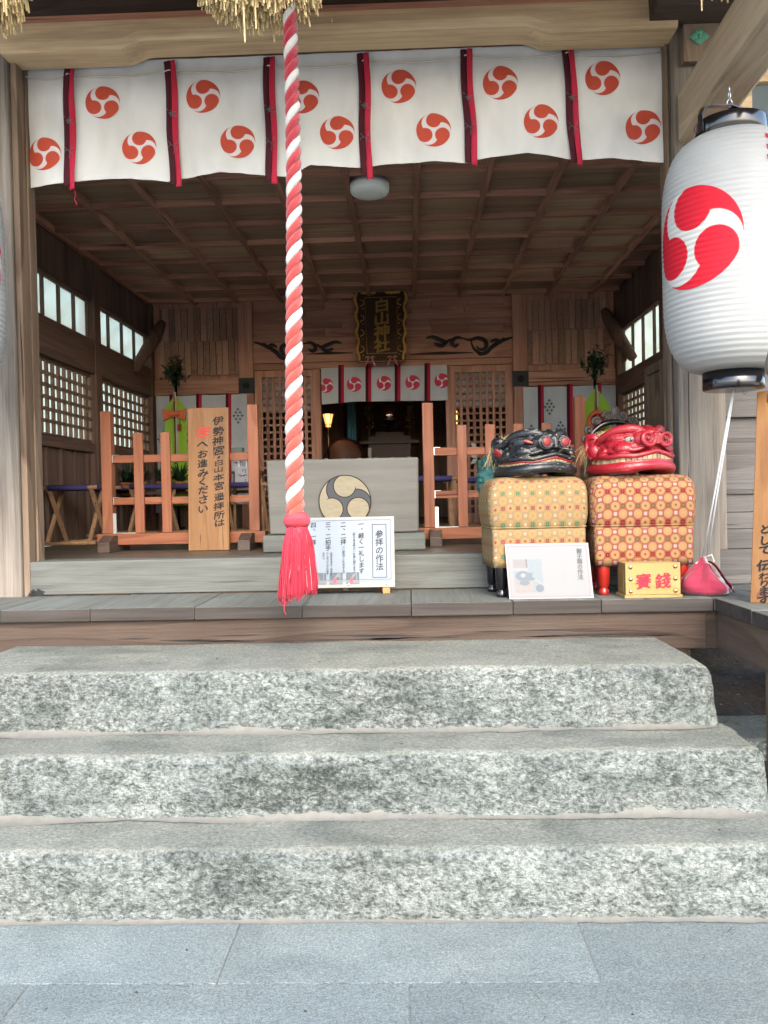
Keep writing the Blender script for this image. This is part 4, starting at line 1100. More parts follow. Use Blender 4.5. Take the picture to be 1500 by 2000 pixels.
LC = Vector((1.6085, 4.16, 2.655)); LS = 1.04
def make_lantern(label, crest_a, text_a, text, loc, rz):
    t = thing('paper_lantern', label, 'lantern', loc, rz, 'large white paper lanterns'); t.scale = (1.04,)*3
    g = MB(); g.lathe(LPROF, n=72)
    b = g.build('paper_body', M['lpaper'], t)
    g = MB()
    def surf(arc, z):
        a = crest_a + arc/.31; r = lrad(z)+.0016
        return (r*cos(a), r*sin(a), z)
    rings = 60; seg = 120; V = []; U = []; cz = .035; rr = .228
    for i in range(rings+1):
        for j in range(seg):
            aa = 2*pi*j/seg; k = i/rings; V.append(surf(k*cos(aa)*rr, cz+k*sin(aa)*rr)); U.append((k*cos(aa), k*sin(aa)))
    g.add(V, [(i*seg+j, i*seg+(j+1) % seg, (i+1)*seg+(j+1) % seg, (i+1)*seg+j) for i in range(rings) for j in range(seg)], uvs=U, smooth=True)
    g.build('crest', M['crest_lantern'], b)
    # brush characters wrapped onto the paper
    g = MB(); flatm = MB(); zpos = .47
    for ch, size, gap in text:
        flatm.v = []; flatm.f = []; flatm.mi = []; flatm.uv = []; flatm.sm = []
        vs, fs = glyph(ch, 0.0)
        # split long edges so that the strokes follow the curve of the paper
        import bmesh
        for ci, (ox, oz) in enumerate(((0,0), (.03,.03), (-.03,.03), (.03,-.03), (-.03,-.03))):
         V = [((p.x-.5+ox)*size, zpos - size*.5 + (p.y-.38+oz)*size*1.1) for p in vs]
         bm = bmesh.new(); bv = [bm.verts.new((x, 0, z)) for x, z in V]
         for f in fs:
             try: bm.faces.new([bv[k] for k in f])
             except ValueError: pass
         bmesh.ops.triangulate(bm, faces=bm.faces[:]); 
         for _ in range(2): bmesh.ops.subdivide_edges(bm, edges=[e for e in bm.edges if e.calc_length() > .02], cuts=1); bmesh.ops.triangulate(bm, faces=bm.faces[:])
         bm.verts.index_update(); VV = []
         for v in bm.verts:
             a = text_a + v.co.x/.31; r = lrad(v.co.z)+.0022+ci*.0003; VV.append((r*cos(a), r*sin(a), v.co.z))
         g.add(VV, [[v.index for v in f.verts] for f in bm.faces]); bm.free()
        zpos -= size*1.1 + gap
    g.build('lettering', M['red_ink'] if 0 else flat('scarlet_brush_paint', (.22,.006,.02), .55, .3, nz=.08), b)
    g = MB(); g.lathe([(.128,-.55),(.138,-.548),(.138,-.625),(.134,-.632),(.10,-.634),(0,-.634)], n=48); g.build('bottom_ring', M['black'], t)
    g = MB(); g.lathe([(0,.622),(.145,.622),(.158,.622),(.160,.618),(.160,.545),(.150,.535)], n=48); g.build('top_cap', M['black'], t)
    g = MB(); pts = [(-.163,0,.56), (-.163,0,.64), (-.150,0,.672), (-.12,0,.684), (.0,0,.70), (.12,0,.684), (.150,0,.672), (.163,0,.64), (.163,0,.56)]
    hp_ = [Matrix.Rotation(.35, 3, 'Z') @ Vector(p) for p in pts]; wd = Matrix.Rotation(.35, 3, 'Z') @ Vector((0, .016, 0))
    g.add([q2 for p in hp_ for q2 in (p-wd, p+wd)], [(2*i, 2*i+1, 2*i+3, 2*i+2) for i in range(len(hp_)-1)])
    g.build('handle', M['black'], t, mods=[('SOLIDIFY', dict(thickness=.006))])
    g = MB(); g.tube([(.012*cos(a), 0, .716+.018*sin(a)) for a in [i*pi/8 for i in range(17)]], .0025, 6)
    g.tube([(0, .012*cos(a), .752+.020*sin(a)) for a in [i*pi/8 for i in range(17)]], .0025, 6); g.tube([(0,0,.77), (0,0,.80)], .003, 6)
    g.build('hook', M['steel'], t)
    return t
ca = radians(-111-33)
l1 = make_lantern('large white paper lantern with red crest hanging right of the opening', ca, radians(-111+46), (('奉', .19, .10), ('納', .17, .06), ('会', .16, 0)), LC, 0)
bag_top = P(1377, 1088, 4.42)
g = MB(); a0 = Vector((0, 0, -.632)); b0 = (bag_top - LC)/LS
for dx in (-.004, .004):
    g.tube([a0+Vector((-.02+dx,0,0))*0, a0+(b0-a0)*.12+Vector((dx,0,0)), a0+(b0-a0)*.6+Vector((dx*1.5,0,0)), b0+Vector((dx*3,0,0))], .0042, 6)
g.build('tether', M['string'], l1)
g = MB()
for k in range(5):
    sx = R.uniform(-.03, .03); g.tube([b0, b0+Vector((-.02+sx, -.01, -.03)), b0+Vector((-.035+sx*.6, -.015, -.08)), b0+Vector((-.02+sx, -.01, -.055)), b0+Vector((.002,0,-.005))], .004, 6)
g.tube([b0, b0+Vector((.03,-.01,.012)), b0+Vector((.042,-.01,-.02)), b0+Vector((.022,-.01,-.04)), b0+Vector((.0,0,-.01))], .004, 6)
g.tube([b0, b0+Vector((-.01,-.02,-.07)), b0+Vector((-.04,-.05,-.125))], .004, 6); g.ball(b0+Vector((-.05,-.06,-.135)), (.016,.012,.011), 10)
g.build('tether_knot', M['string'], l1)
lc2 = P(-133, 505, 4.0)
l2 = make_lantern('large white paper lantern cut off by the left edge of the photo', radians(-35), radians(-120), (), (lc2.x, 4.0, 2.66), 0)

# ---- weight bag under the lantern
bg = P(1376, 1166, 4.42)
t = thing('cloth_bag', 'crimson and white patterned cloth bag tied to the lantern string', 'bag', (bg.x, bg.y, DZ))
g = MB()
def bagf(u, v):
    a = 2*pi*u; 
    prof = [(0,0),(.10,.0),(.128,.018),(.134,.048),(.120,.085),(.086,.12),(.05,.15),(.026,.178),(.015,.195),(0,.198)]
    k = v*(len(prof)-1); i = min(int(k), len(prof)-2); f = k-i; r = prof[i][0]*(1-f)+prof[i+1][0]*f; z = prof[i][1]*(1-f)+prof[i+1][1]*f
    fold = 1 + (.16*sin(a*5+z*20) + .10*sin(a*9+1-z*30))*min(1, z/.09)*.9 + .03*MN.noise(Vector((cos(a)*2, sin(a)*2, z*14)))
    cx = -.0*z + .0; 
    lift = .0
    x = r*fold*cos(a)*1.06; y = r*fold*sin(a)*.85
    if x > 0: z *= 1 - .38*min(1, x/.09)
    return (x+cx, y, z)
g.grid(bagf, 96, 40)
n = NT('crimson_patterned_cloth'); o_ = n.coord()
w_ = n.noise(n.v_('ADD', o_, (.3, .1, .42)), 11, 1, .4)
c_ = n.mix((.16,.011,.026), (.20,.02,.04), n.noise(o_, 18, 3)); c_ = n.mix(c_, (.26,.25,.25), n.m_('MULTIPLY', n.step(w_, .55, .008), n.step(n.sep(o_)[0], .0, .01)))
n.bump(n.noise(n.v_('MULTIPLY', o_, (1, 1, .5)), 30, 3), .35, .01)
g.build('sack', n.fin(c_, .85, .15, Sheen_Weight=.2), t, mods=[('SUBSURF', dict(levels=1, render_levels=1))])
g = MB()
g.grid(lambda u, v: (.005+.10*v+.02*u*v, -.06-.035*v+.02*sin(u*3), .175-.125*v**1.3-.03*u*v + .008*sin(v*6)), 10, 16)
g.build('flap', [M['crimson']], t, mods=[('SOLIDIFY', dict(thickness=.004))])

# ---- leaning boards
def frame_of(BL, BR, TL):
    r = (BR-BL); w = r.length; r = r.normalized(); u = (TL-BL); u = u - r*u.dot(r); h = u.length; u.normalize(); q = r.cross(u)  # q points away from the viewer? -> fix sign
    if q.y > 0: q = -q
    return r, u, q, w, h
def slab(g, o, r, u, q, x0, x1, z0, z1, d0, d1, **k):
    pts = [o + r*x + u*z + q*d for z in (z0, z1) for d in (d1, d0) for x in (x0, x1)]
    return g.hexa(pts, **k)
# direction board in front of the left barrier
BL = PZ(368, 1076, FZ-.002); BR = PZ(453, 1073, FZ-.002); BR.y = BL.y; tl = P(374, 796, BL.y+.05); TL = Vector((BL.x, BL.y+.075, tl.z))
t = thing('direction_board', 'upright wooden board with black brush writing and one red character', 'sign', (BL+BR)/2)
r, u, q, w, h = frame_of(BL, BR, TL)
g = MB(); slab(g, BL, r, u, q, 0, w, 0, h, -.035, 0)
b = g.build('board', M['sign'], t, world=True, bevel=.004)
g = MB(); k = w/85
def col(g, text, x, ytop, size, ys, R, bold=.026, brush=.55, mi=0, wx=1.28):
    """characters at measured heights ys (photo pixels below the board's top)"""
    for ch, y in zip(text, ys):
        write(g, ch, BL+r*(w*x + R.uniform(-1, 1)*k)+u*(h-(y-size*.4)*k), r, -u, q, size=size*.80*k*R.uniform(.96, 1.05), bold=bold, mi=mi, jit=.04, seed=int(y), brush=brush, wx=wx)
R = random.Random(4)
col(g, '伊勢神宮', .755, 0, 25, [28, 50, 70, 90], R); col(g, '・', .755, 0, 24, [105], R); col(g, '白山本', .755, 0, 17, [116, 130, 146], R, wx=1.7); col(g, '宮', .755, 0, 22, [164], R)
col(g, '遥拝所は', .755, 0, 21, [187, 206, 224, 241], R, wx=1.4)
col(g, 'へお進みください', .36, 0, 23, [76, 97, 117, 136, 155, 172, 191, 211], R)
g.build('lettering', M['ink'], b, world=True)
g = MB(); col(g, '左', .38, 0, 30, [50], R, bold=.04); g.build('lettering', M['red_ink'], b, world=True)

# ---- wooden barriers
fw = 1.135; 
def make_barrier(label):
    t = thing('wooden_barrier', label, 'barrier', (0,0,0), 0, 'low cedar barriers inside the opening')
    def part(nm, x0, x1, y0, y1, z0, z1, mat='fence', bev=.004):
        g = MB(); g.box(x0, x1, y0, y1, z0, z1); return g.build(nm, M[mat], t, bevel=bev)
    part('base_rail', -.04, fw+.04, -.03, .06, .045, .125, 'fence_x')
    part('post', 0, .075, -.02, .055, .126, 1.00); part('post', fw-.075, fw, -.02, .055, .126, 1.02)
    part('cross_rail', .076, fw-.076, .0, .035, .33, .382, 'fence_x'); part('cross_rail', .076, fw-.076, .0, .035, .63, .685, 'fence_x')
    for k in range(4):
        x = .075 + (fw-.15)*(k+1)/5; part('picket', x-.034, x+.034, -.024, -.001, .127, .84)
    for x in (.03, fw-.12):
        g = MB(); g.hexa([(x,-.13,0), (x+.13,-.17,0), (x,.16,0), (x+.13,.13,0), (x+.02,-.11,.10), (x+.10,-.13,.10), (x+.02,-.035,.13), (x+.10,-.035,.13)]) if 0 else g.poly([(x,-.20,0), (x,.20,0), (x,.20,.05), (x,.09,.115), (x,.062,.115), (x,.062,.044), (x,-.031,.044), (x,-.031,.115), (x,-.10,.115), (x,-.20,.07)], .085, (1,0,0))
        g.build('foot', M['block'], t, bevel=.004)
    for (z, zz) in ((.685, .05), (.382, .05)): g = MB(); g.box(.0765, .081, -.008, .03, z-zz, z+.0005).box(.0765, .12, -.008, .03, z+.0005, z+.003); g.build('bracket', M['steel'], t)
    g = MB(); g.box(.0765, .10, -.018, -.014, .130, .27).box(.0765, .30, -.018, .04, .1265, .130)
    g.build('bracket', M['steel'], t)
    return t
bl = make_barrier('low cedar barrier standing left of the offering box')
p0 = P(203, 1045, 5.90); bl.location = (p0.x, 5.90, FZ-.004); bl.rotation_euler = (0, 0, radians(-1.5))
p1 = P(829, 1030, 5.85)
br2 = dup(bl, (p1.x, 5.85, FZ-.004), radians(.5), 'low cedar barrier right of the offering box, behind the lion stands')

# ---- offering box
bx0 = P(523, 1040, 5.36).x; bx1 = P(820, 1040, 5.36).x; cxb = (bx0+bx1)/2
t = thing('offering_box', 'large grey wooden offering box with a painted round crest', 'offering box', (cxb, 5.5, FZ))
zt_ = P(670, 896, 5.36).z - FZ; zp = P(670, 1042, 5.36).z - FZ; hw = (bx1-bx0)/2
g = MB(); g.box(-hw-.03, hw+.035, -.16, .46, -.001, zp-.003); g.build('plinth', M['weather_x'], t, bevel=.008)
g = MB()
g.hexa([(-hw+.012,-.135,zp), (hw-.006,-.135,zp), (-hw+.012,.42,zp), (hw-.006,.42,zp), (-hw,-.145,zt_), (hw,-.145,zt_), (-hw,.43,zt_), (hw,.43,zt_)])
g.build('case', M['box'], t, bevel=.012, seg=3)
g = MB()
for i in range(9): g.box(-hw+.05+i*(2*hw-.12)/8, -hw+.07+i*(2*hw-.12)/8, -.09, .38, zt_+.001, zt_+.006)
g.build('grating', M['box'], t)
g = MB(); cc_ = P(674, 979, 5.36)
crest_patch(g, lambda x, z: (x-cxb, -.1475-.010*(z-FZ-zp)/(zt_-zp)*1.0+.005*0-.001, z-FZ), cc_.x, cc_.z, .170, 0)
g.build('crest', M['crest_wood'], t)

# ---- instruction sign on the deck
BL = PZ(572, 1163, DZ+.03); BR = PZ(772, 1157, DZ+.03); BL.y = BR.y = 4.72; BL.x = P(572,1158,4.72).x; BR.x = P(772,1155,4.72).x; BL.z = BR.z = DZ+.035
tl = P(572, 1012, 4.78); TL = Vector((BL.x, 4.785, tl.z))
t = thing('instruction_sign', 'white laminated worship instruction sheet in a low wooden frame', 'sign', ((BL.x+BR.x)/2, 4.72, DZ))
r, u, q, w, h = frame_of(BL, BR, TL); k = w/200
fr_ = MB(); slab(fr_, BL, r, u, q, 0, w, 0, h, -.02, 0); fb_ = fr_.build('frame', M['alu'], t, world=True, bevel=.002)
g = MB(); slab(g, BL, r, u, q, .012, w-.012, .035, h-.008, .0005, .003); sh = g.build('sheet', M['paper_blue'], t, world=True)
g = MB()
def line(a, b, c, d, lw=.0016, mi=0): slab(g, BL, r, u, q, min(a,c)-lw/2, max(a,c)+lw/2, min(b,d)-lw/2, max(b,d)+lw/2, .0032, .0042, mi=mi)
X0, X1, Z0, Z1 = .022, w-.022, .045, h-.02
for (a,b,c,d) in ((X0,Z0,X1,Z0),(X0,Z1,X1,Z1),(X0,Z0,X0,Z1),(X1,Z0,X1,Z1)): line(a,b,c,d)
tx0, tx1, tz0, tz1 = w-43*k, w-16*k, h-120*k, h-16*k
for (a,b,c,d) in ((tx0,tz0,tx1,tz0),(tx0,tz1,tx1,tz1),(tx0,tz0,tx0,tz1),(tx1,tz0,tx1,tz1)): line(a,b,c,d,.0035)
def wr(txt, x, y, size, **kw): write(g, txt, BL+r*x+u*(h-y*k)+q*.0042, r, -u, q, size=size*k, mi=0, **kw)
wr('参拝の作法', (tx0+tx1)/2, 27, 16, bold=.012, brush=.3)
wr('一、軽く一礼します', w-65*k, 9, 11.6, bold=.014, brush=.3, pitch=.99)
wr('（鈴のある時は一礼後に振ります）', w-79*k, 27, 5.6, bold=.008, brush=.3, pitch=.97)
wr('二、二拝', w-100*k, 9, 11.6, bold=.014, brush=.3, pitch=.99)
wr('（二度深く礼をする）', w-100*k, 54, 6.2, bold=.005, brush=.3)
wr('三、二拍手', w-130*k, 9, 11.6, bold=.014, brush=.3, pitch=.99)
wr('（両手を合せ、右手を', w-124*k, 66, 4.9, brush=.3); wr('少し引いてから拍手', w-131.5*k, 69, 4.9, brush=.3); wr('を打つ', w-139*k, 69, 4.9, brush=.3)
wr('四、一拝', w-159*k, 9, 11.6, bold=.014, brush=.3, pitch=.99); wr('（二度深く礼をする）', w-159*k, 54, 6.2, brush=.3)
g.build('lettering', M['ink_dark'], sh, world=True)
for i, xx in enumerate((82.5, 115, 147, 179)):
    xc = w-xx*k; g = MB(); a = 13*k
    def sl(x0, x1, z0, z1, d, mi): slab(g, BL, r, u, q, xc+x0*k, xc+x1*k, (h-132*k)+z0*k, (h-132*k)+z1*k, .0032+d, .0036+d, mi=mi)
    sl(-13, 13, 0, 23, .0, 0); sl(-12.2, 12.2, 8, 22.2, .0006, 1); sl(-12.2, 12.2, .8, 8, .0006, 2)
    if i == 0: pass
    tri = lambda pts, mi, d=.0016: g.add([BL+r*(xc+x*k)+u*(h-132*k+z*k)+q*(.0038+d) for x, z in pts], [tuple(range(len(pts)))], mi=mi)
    if i in (0, 1, 3):
        tri([(-6,2),(1,2),(0,12),(-2,14),(-5,10)], 3); tri([(-1,12),(1,12),(5,17),(7,21),(4,21),(-1,16)], 2)
        if i: tri([(2,14),(9,14),(9,16),(4,19),(0,16)], 2, .0020)
    else: tri([(-8,2),(0,2),(-1,14),(-4,20),(-7,12)], 2)
    sl(7, 8.5, 3, 22, .0014, 2)
    g.build('picture', [M['bluegrey'], flat('dim_blue_print_%d' % i, (.05,.065,.08), .4, .3, nz=.5, scale=150), M['paper'], M['skirt_red']], sh, world=True)
g = MB()
for xx in (.045, w*.55, w-.045): g.tube([BL+r*xx+u*.018+q*.0005, BL+r*xx+u*.018+q*.004], .007, 12)
g.build('screw', M['steel'], fb_, world=True)
g = MB()
for xx in (.06, w-.05): g.box(BL.x+xx-.02, BL.x+xx+.02, 4.70, 4.80, DZ+.001, DZ+.033)
g.build('foot', M['pot'], t, world=True)
g = MB(); g.bar((BL.x+w*.5, 4.86, DZ+.004), (BL.x+w*.5, 4.79, TL.z-.03), .03, .012); g.build('prop', M['alu'], t, world=True)
# ---- cloth covered stands
def stand(label, fabric, legm, loc, rz, w, d):
    t = thing('brocade_stand', label, 'stand', loc, rz, 'brocade covered stands for the lion heads')
    hw, hd = w/2, d/2
    def ringpt(a, ex, ez, rr, wob=0.0):
        # rounded rectangle of half sizes hw+ex, hd+ex with corner power
        n_ = rr; c, s = cos(a), sin(a)
        k = (abs(c/1.0)**n_ + abs(s)**n_)**(-1/n_)
        return ((hw+ex)*c*k, (hd+ex)*s*k)
    def skin(prof, name, power, cap, parent):
        g = MB(); nu = 160; V = []; m = len(prof)
        for (e, z) in prof:
            for j in range(nu):
                a = 2*pi*j/nu; aa = a
                x, y = ringpt(aa, e, z, power)
                wob = .0035*MN.noise(Vector((x*7, y*7, z*9))) + .0015*MN.noise(Vector((x*25, y*25, z*25)))
                V.append((x*(1+wob*3), y*(1+wob*3), z + wob))
        Fc = [(i*nu+j, i*nu+(j+1) % nu, (i+1)*nu+(j+1) % nu, (i+1)*nu+j) for i in range(m-1) for j in range(nu)]
        if cap:
            V.append((0, 0, prof[-1][1]+.001)); c = len(V)-1
            Fc += [((m-1)*nu+j, (m-1)*nu+(j+1) % nu, c) for j in range(nu)]
        g.add(V, Fc, smooth=True); return g.build(name, fabric, parent)
    skin([(.004,.368),(.010,.375),(.016,.40),(.021,.44),(.022,.50),(.020,.55),(.014,.585),(.004,.608),(-.010,.624),(-.030,.634),(-.07,.639),(-.14,.640)], 'cushion', 9, True, t)
    skin([(-.004,.160),(.0,.158),(.001,.20),(.002,.27),(.003,.33),(.002,.362),(-.004,.370)], 'skirt', 22, False, t)
    g = MB(); pts = []
    for j in range(161):
        x, y = ringpt(2*pi*j/160, .007, 0, 14); pts.append((x, y, .369))
    g.tube(pts, .0042, 6, cap=False); g.build('piping', fabric, t)
    for sx in (-1, 1):
        for sy in (-1, 1):
            g = MB(); g.lathe([(.026,0),(.029,.006),(.029,.026),(.022,.034),(.020,.040),(.027,.046),(.027,.052),(.030,.056),(.034,.16),(.034,.20)], (sx*(hw-.05), sy*(hd-.045), 0), 24)
            g.build('leg', legm, t)
    return t
ya = P(962, 1118, 4.42); yb_ = P(1147, 1112, 4.42)
s1 = stand('pale gold brocade stand on black turned legs under the black lion head', M['brocade_gold'], M['black'], ((ya.x+yb_.x)/2-.012, 4.42+.175, DZ), radians(5), yb_.x-ya.x, .35)
ra = P(1163, 1112, 4.42); rb_ = P(1357, 1110, 4.42)
s2 = stand('red patterned brocade stand on red turned legs under the red lion head', M['brocade_red'], M['red_lac'], ((ra.x+rb_.x)/2, 4.42+.18, DZ), radians(1), rb_.x-ra.x, .35)

# ---- lion heads (carved wood): forward is -y
def smooth_line(pts, n=6):
    pts = [Vector(p) for p in pts]; out = []
    for i in range(len(pts)-1):
        p0 = pts[max(0, i-1)]; p1 = pts[i]; p2 = pts[i+1]; p3 = pts[min(len(pts)-1, i+2)]
        for k in range(n):
            t = k/n; out.append(.5*((2*p1)+(p2-p0)*t+(2*p0-5*p1+4*p2-p3)*t*t+(3*p1-p0-3*p2+p3)*t**3))
    out.append(pts[-1]); return out
def lion(label, kind, mat, teeth, loc, rz, sc=1.0):
    t = thing('lion_head', label, 'lion head', loc, rz, 'carved lion dance heads on the brocade stands')
    red = kind == 'red'
    def both(f):
        for s in (-1, 1): f(s)
    S = lambda p, s=1: Vector((p[0]*s*sc, p[1]*sc, p[2]*sc))
    def tb(g, pts, rad, s=1, n=10, **k):
        pts = smooth_line([S(p, s) for p in pts], 5)
        if hasattr(rad, '__len__'):
            m = len(rad); N = len(pts); rr = []
            for i in range(N):
                q_ = i/(N-1)*(m-1); j = min(int(q_), m-2); rr.append((rad[j]+(rad[j+1]-rad[j])*(q_-j))*sc)
        else: rr = rad*sc
        g.tube(pts, rr, n, **k)
    def bl_(g, c, r, s=1, M_=None): g.ball(S(c, s), tuple(x*sc for x in r), 20, M=M_)
    g = MB()
    # skull and muzzle
    bl_(g, (0, .02, .145), (.175, .17, .092)); bl_(g, (0, -.07, .145), (.186, .143, .062)); bl_(g, (0, -.13, .155), (.13, .085, .055))
    bl_(g, (0, .10, .15), (.155, .12, .085)); bl_(g, (0, 0.02, .185), (.13, .15, .055))
    def side(s):
        # brow sweeping back from the nose over the eye
        tb(g, [(.022,-.175,.195), (.06,-.165,.226), (.105,-.135,.232), (.148,-.08,.222), (.172,-.01,.190), (.176,.045,.150)], [.016,.024,.027,.026,.021,.014], s)
        tb(g, [(.045,-.165,.205), (.085,-.165,.200), (.125,-.135,.196), (.155,-.085,.185), (.170,-.03,.160)], [.006,.009,.009,.008,.005], s)
        # lower lid and cheek swirl
        tb(g, [(.068,-.188,.160), (.098,-.180,.146), (.135,-.150,.142), (.165,-.10,.142), (.180,-.045,.125)], [.010,.014,.014,.012,.008], s)
        bl_(g, (.122, -.125, .130), (.062, .060, .040), s); bl_(g, (.10, -.06, .185), (.075, .085, .045), s)
        bl_(g, (.172, -.02, .105), (.026, .05, .040), s)
        tb(g, [(.19,.02,.075), (.197,-.02,.10), (.192,-.05,.122), (.184,-.03,.135), (.186,-.01,.12)], [.010,.012,.010,.007,.004], s)
        # nose wing curling into a spiral
        c = (.058, -.232 if red else -.224, .182); pts = []
        for i in range(26):
            a = -.6 + i/25*(2*pi*1.35); r_ = .047 - .029*(i/25)
            pts.append((c[0] - r_*cos(a), c[1] + .010*(i/25) + .012*(1-i/25)*0, c[2] - r_*sin(a)*.92))
        tb(g, pts, [.011,.013,.012,.010,.007,.004] if red else [.007,.009,.009,.008,.006,.004], s)
        bl_(g, (.062, -.180, .176), (.050, .050, .044), s)
        # upper lip, double rolled
        tb(g, [(.178,.06,.092), (.192,-.01,.091), (.190,-.085,.089), (.165,-.155,.094), (.115,-.198,.092), (.06,-.218,.104), (0,-.226,.117)], [.010,.013,.014,.015,.014,.013,.013], s)
        tb(g, [(.182,.0,.116), (.178,-.09,.116), (.150,-.155,.124), (.105,-.192,.124), (.055,-.210,.142), (0,-.218,.158)], [.007,.010,.011,.011,.010,.010], s)
        # whisker folds above the lip
        tb(g, [(.10,-.186,.122), (.14,-.160,.118), (.172,-.11,.120)], [.004,.007,.004], s)
        # ears
        Rm = Matrix.Rotation(s*-.35, 3, 'Z') @ Matrix.Rotation(s*.25, 3, 'Y')
        bl_(g, (.178, .065, .175), (.026, .052, .052), s, Rm); bl_(g, (.186, .045, .118), (.024, .036, .044), s, Rm)
        tb(g, [(.196,.03,.200), (.204,.075,.185), (.204,.08,.13), (.200,.05,.085)], [.008,.012,.012,.007], s)
    both(side)
    bl_(g, (0, -.195, .185), (.036, .040, .042)); bl_(g, (0, -.17, .215), (.05, .05, .022))
    tb(g, [(0,-.235,.15), (0,-.222,.20), (0,-.17,.236), (0,-.09,.235), (0,.05,.225)], [.010,.016,.018,.014,.010])
    up = g.build('upper_head', mat, t, mods=[('REMESH', dict(mode='VOXEL', voxel_size=.0034, use_smooth_shade=True)), ('SMOOTH', dict(factor=.5, iterations=1))])
    # lower jaw
    g = MB()
    jaw = [(.170,.10,.028), (.182,.02,.028), (.184,-.07,.028), (.160,-.150,.031), (.105,-.195,.038), (.05,-.212,.043), (0,-.216,.045)]
    both(lambda s: (tb(g, jaw, [.022,.027,.028,.028,.026,.025,.025], s), tb(g, [(p[0]*1.01, p[1]*1.02, p[2]+.025) for p in jaw], [.008,.010,.010,.010,.010,.010,.010], s)))
    bl_(g, (0, -.02, .03), (.172, .17, .018))
    both(lambda s: bl_(g, (.12, -.13, .018), (.07, .07, .018), s))
    g.build('lower_jaw', mat, t, mods=[('REMESH', dict(mode='VOXEL', voxel_size=.0036, use_smooth_shade=True)), ('SMOOTH', dict(factor=.5, iterations=1))])
    # teeth along both jaws
    path = smooth_line([S(p) for p in [(.176,.07,0), (.190,-.01,0), (.187,-.085,0), (.161,-.155,0), (.110,-.197,0), (.054,-.216,0), (0,-.221,0)]], 12)
    full = [Vector((-p.x, p.y, 0)) for p in path] + list(reversed(path))[1:]
    R = random.Random(hash(kind) % 5 if 0 else 5)
    cum = [0]
    for a, b in zip(full, full[1:]): cum.append(cum[-1]+(b-a).length)
    def at(s_):
        for i in range(len(full)-1):
            if s_ <= cum[i+1]: return full[i].lerp(full[i+1], (s_-cum[i])/(cum[i+1]-cum[i])), (full[i+1]-full[i]).normalized()
        return full[-1], (full[-1]-full[-2]).normalized()
    for (nm, z0, z1, seed) in (('upper_teeth', .072, .100, 1), ('lower_teeth', .054, .0705, 2)):
        g = MB(); Lt = cum[-1]; nt = 30
        for i in range(nt):
            if nm == 'upper_teeth' and kind == 'black' and i in (18, 19, 20): continue
            c, tg = at(Lt*(i+.5)/nt); w = Lt/nt*.46; nn = Vector((tg.y, -tg.x, 0)); e = .0012*R.uniform(-1, 1)
            # the lips wave, and the teeth follow them
            wv = (.030*max(0, 1-abs(c.x/sc)/.09)) if red else .026*max(0, 1-abs(c.x/sc)/.09)
            q_ = []
            for z in ((z0+e if nm == 'upper_teeth' else z0)*sc, (z1+wv if nm == 'upper_teeth' else z1+e+wv*.0)*sc):
                for yy in (-1, 1):
                    for xx in (-1, 1): q_.append(c + tg*w*xx + nn*(.006*yy) + Vector((0, 0, z)))
            g.hexa(q_)
        g.build(nm, teeth, t, bevel=.0015)
    if not red:
        g = MB(); both(lambda s: tb(g, [(p[0]*.985, p[1]*.985, p[2]-.012+.004) for p in [(.178,.06,.084), (.192,-.01,.083), (.190,-.085,.081), (.165,-.155,.086), (.115,-.198,.084), (.06,-.218,.094), (0,-.226,.107)]], .0095, s))
        g.build('gum', M['nostril'], t)
    g = MB(); bl_(g, (0, -.02, .06), (.165, .165, .03)); g.build('mouth_inside', M['hide'], t)
    # nostrils and eyes
    def nos(s):
        g = MB(); a = S((.058, -.236 if red else -.240, .180), s); g.ball(a, ((.013 if red else .026)*sc, .006, (.012 if red else .026)*sc), 16)
        g.build('nostril', M['nostril'] if not red else M['nostril'], t)
        if not red:
            g = MB(); g.tube([a+Vector((.029*sc*cos(x*pi/12), 0.002, .028*sc*sin(x*pi/12))) for x in range(25)], .0016, 6); g.build('nostril_rim', M['paper'], t)
        g = MB(); e = S((.112, -.163, .176), s)
        if red:
            Rm = Matrix.Rotation(s*.62, 3, 'Z'); g.ball(e, (.034*sc, .014*sc, .017*sc), 16, M=Rm); ey = g.build('eye', flat('dull_eye_white', (.17,.16,.13), .4, .4), t)
            fr = Rm @ Vector((0, -1, 0)); g = MB(); g.ball(e+fr*.0085*sc, (.0125*sc, .0065*sc, .0115*sc), 14, M=Rm); g.build('pupil', M['hide'], ey)
        else:
            Rm = Matrix.Rotation(s*.62, 3, 'Z') @ Matrix.Rotation(s*-.3, 3, 'Y'); g.ball(e+Vector((s*.015, .0, .008)), (.030*sc, .014*sc, .009*sc), 16, M=Rm); g.build('eye', flat('faded_red_eye', (.22,.05,.04), .4, .4), t)
        if not red:
            g = MB(); Rm = Matrix.Rotation(s*-.35, 3, 'Z') @ Matrix.Rotation(s*.45, 3, 'Y'); g.ball(S((.203,.035,.128), s), (.010*sc,.026*sc,.036*sc), 12, M=Rm); g.build('inner_ear', M['nostril'], t)
            g = MB(); g.ball(S((0,0,0)), .001)
    both(nos)
    # straw mane round the back rim
    g = MB(); R = random.Random(31 if red else 32)
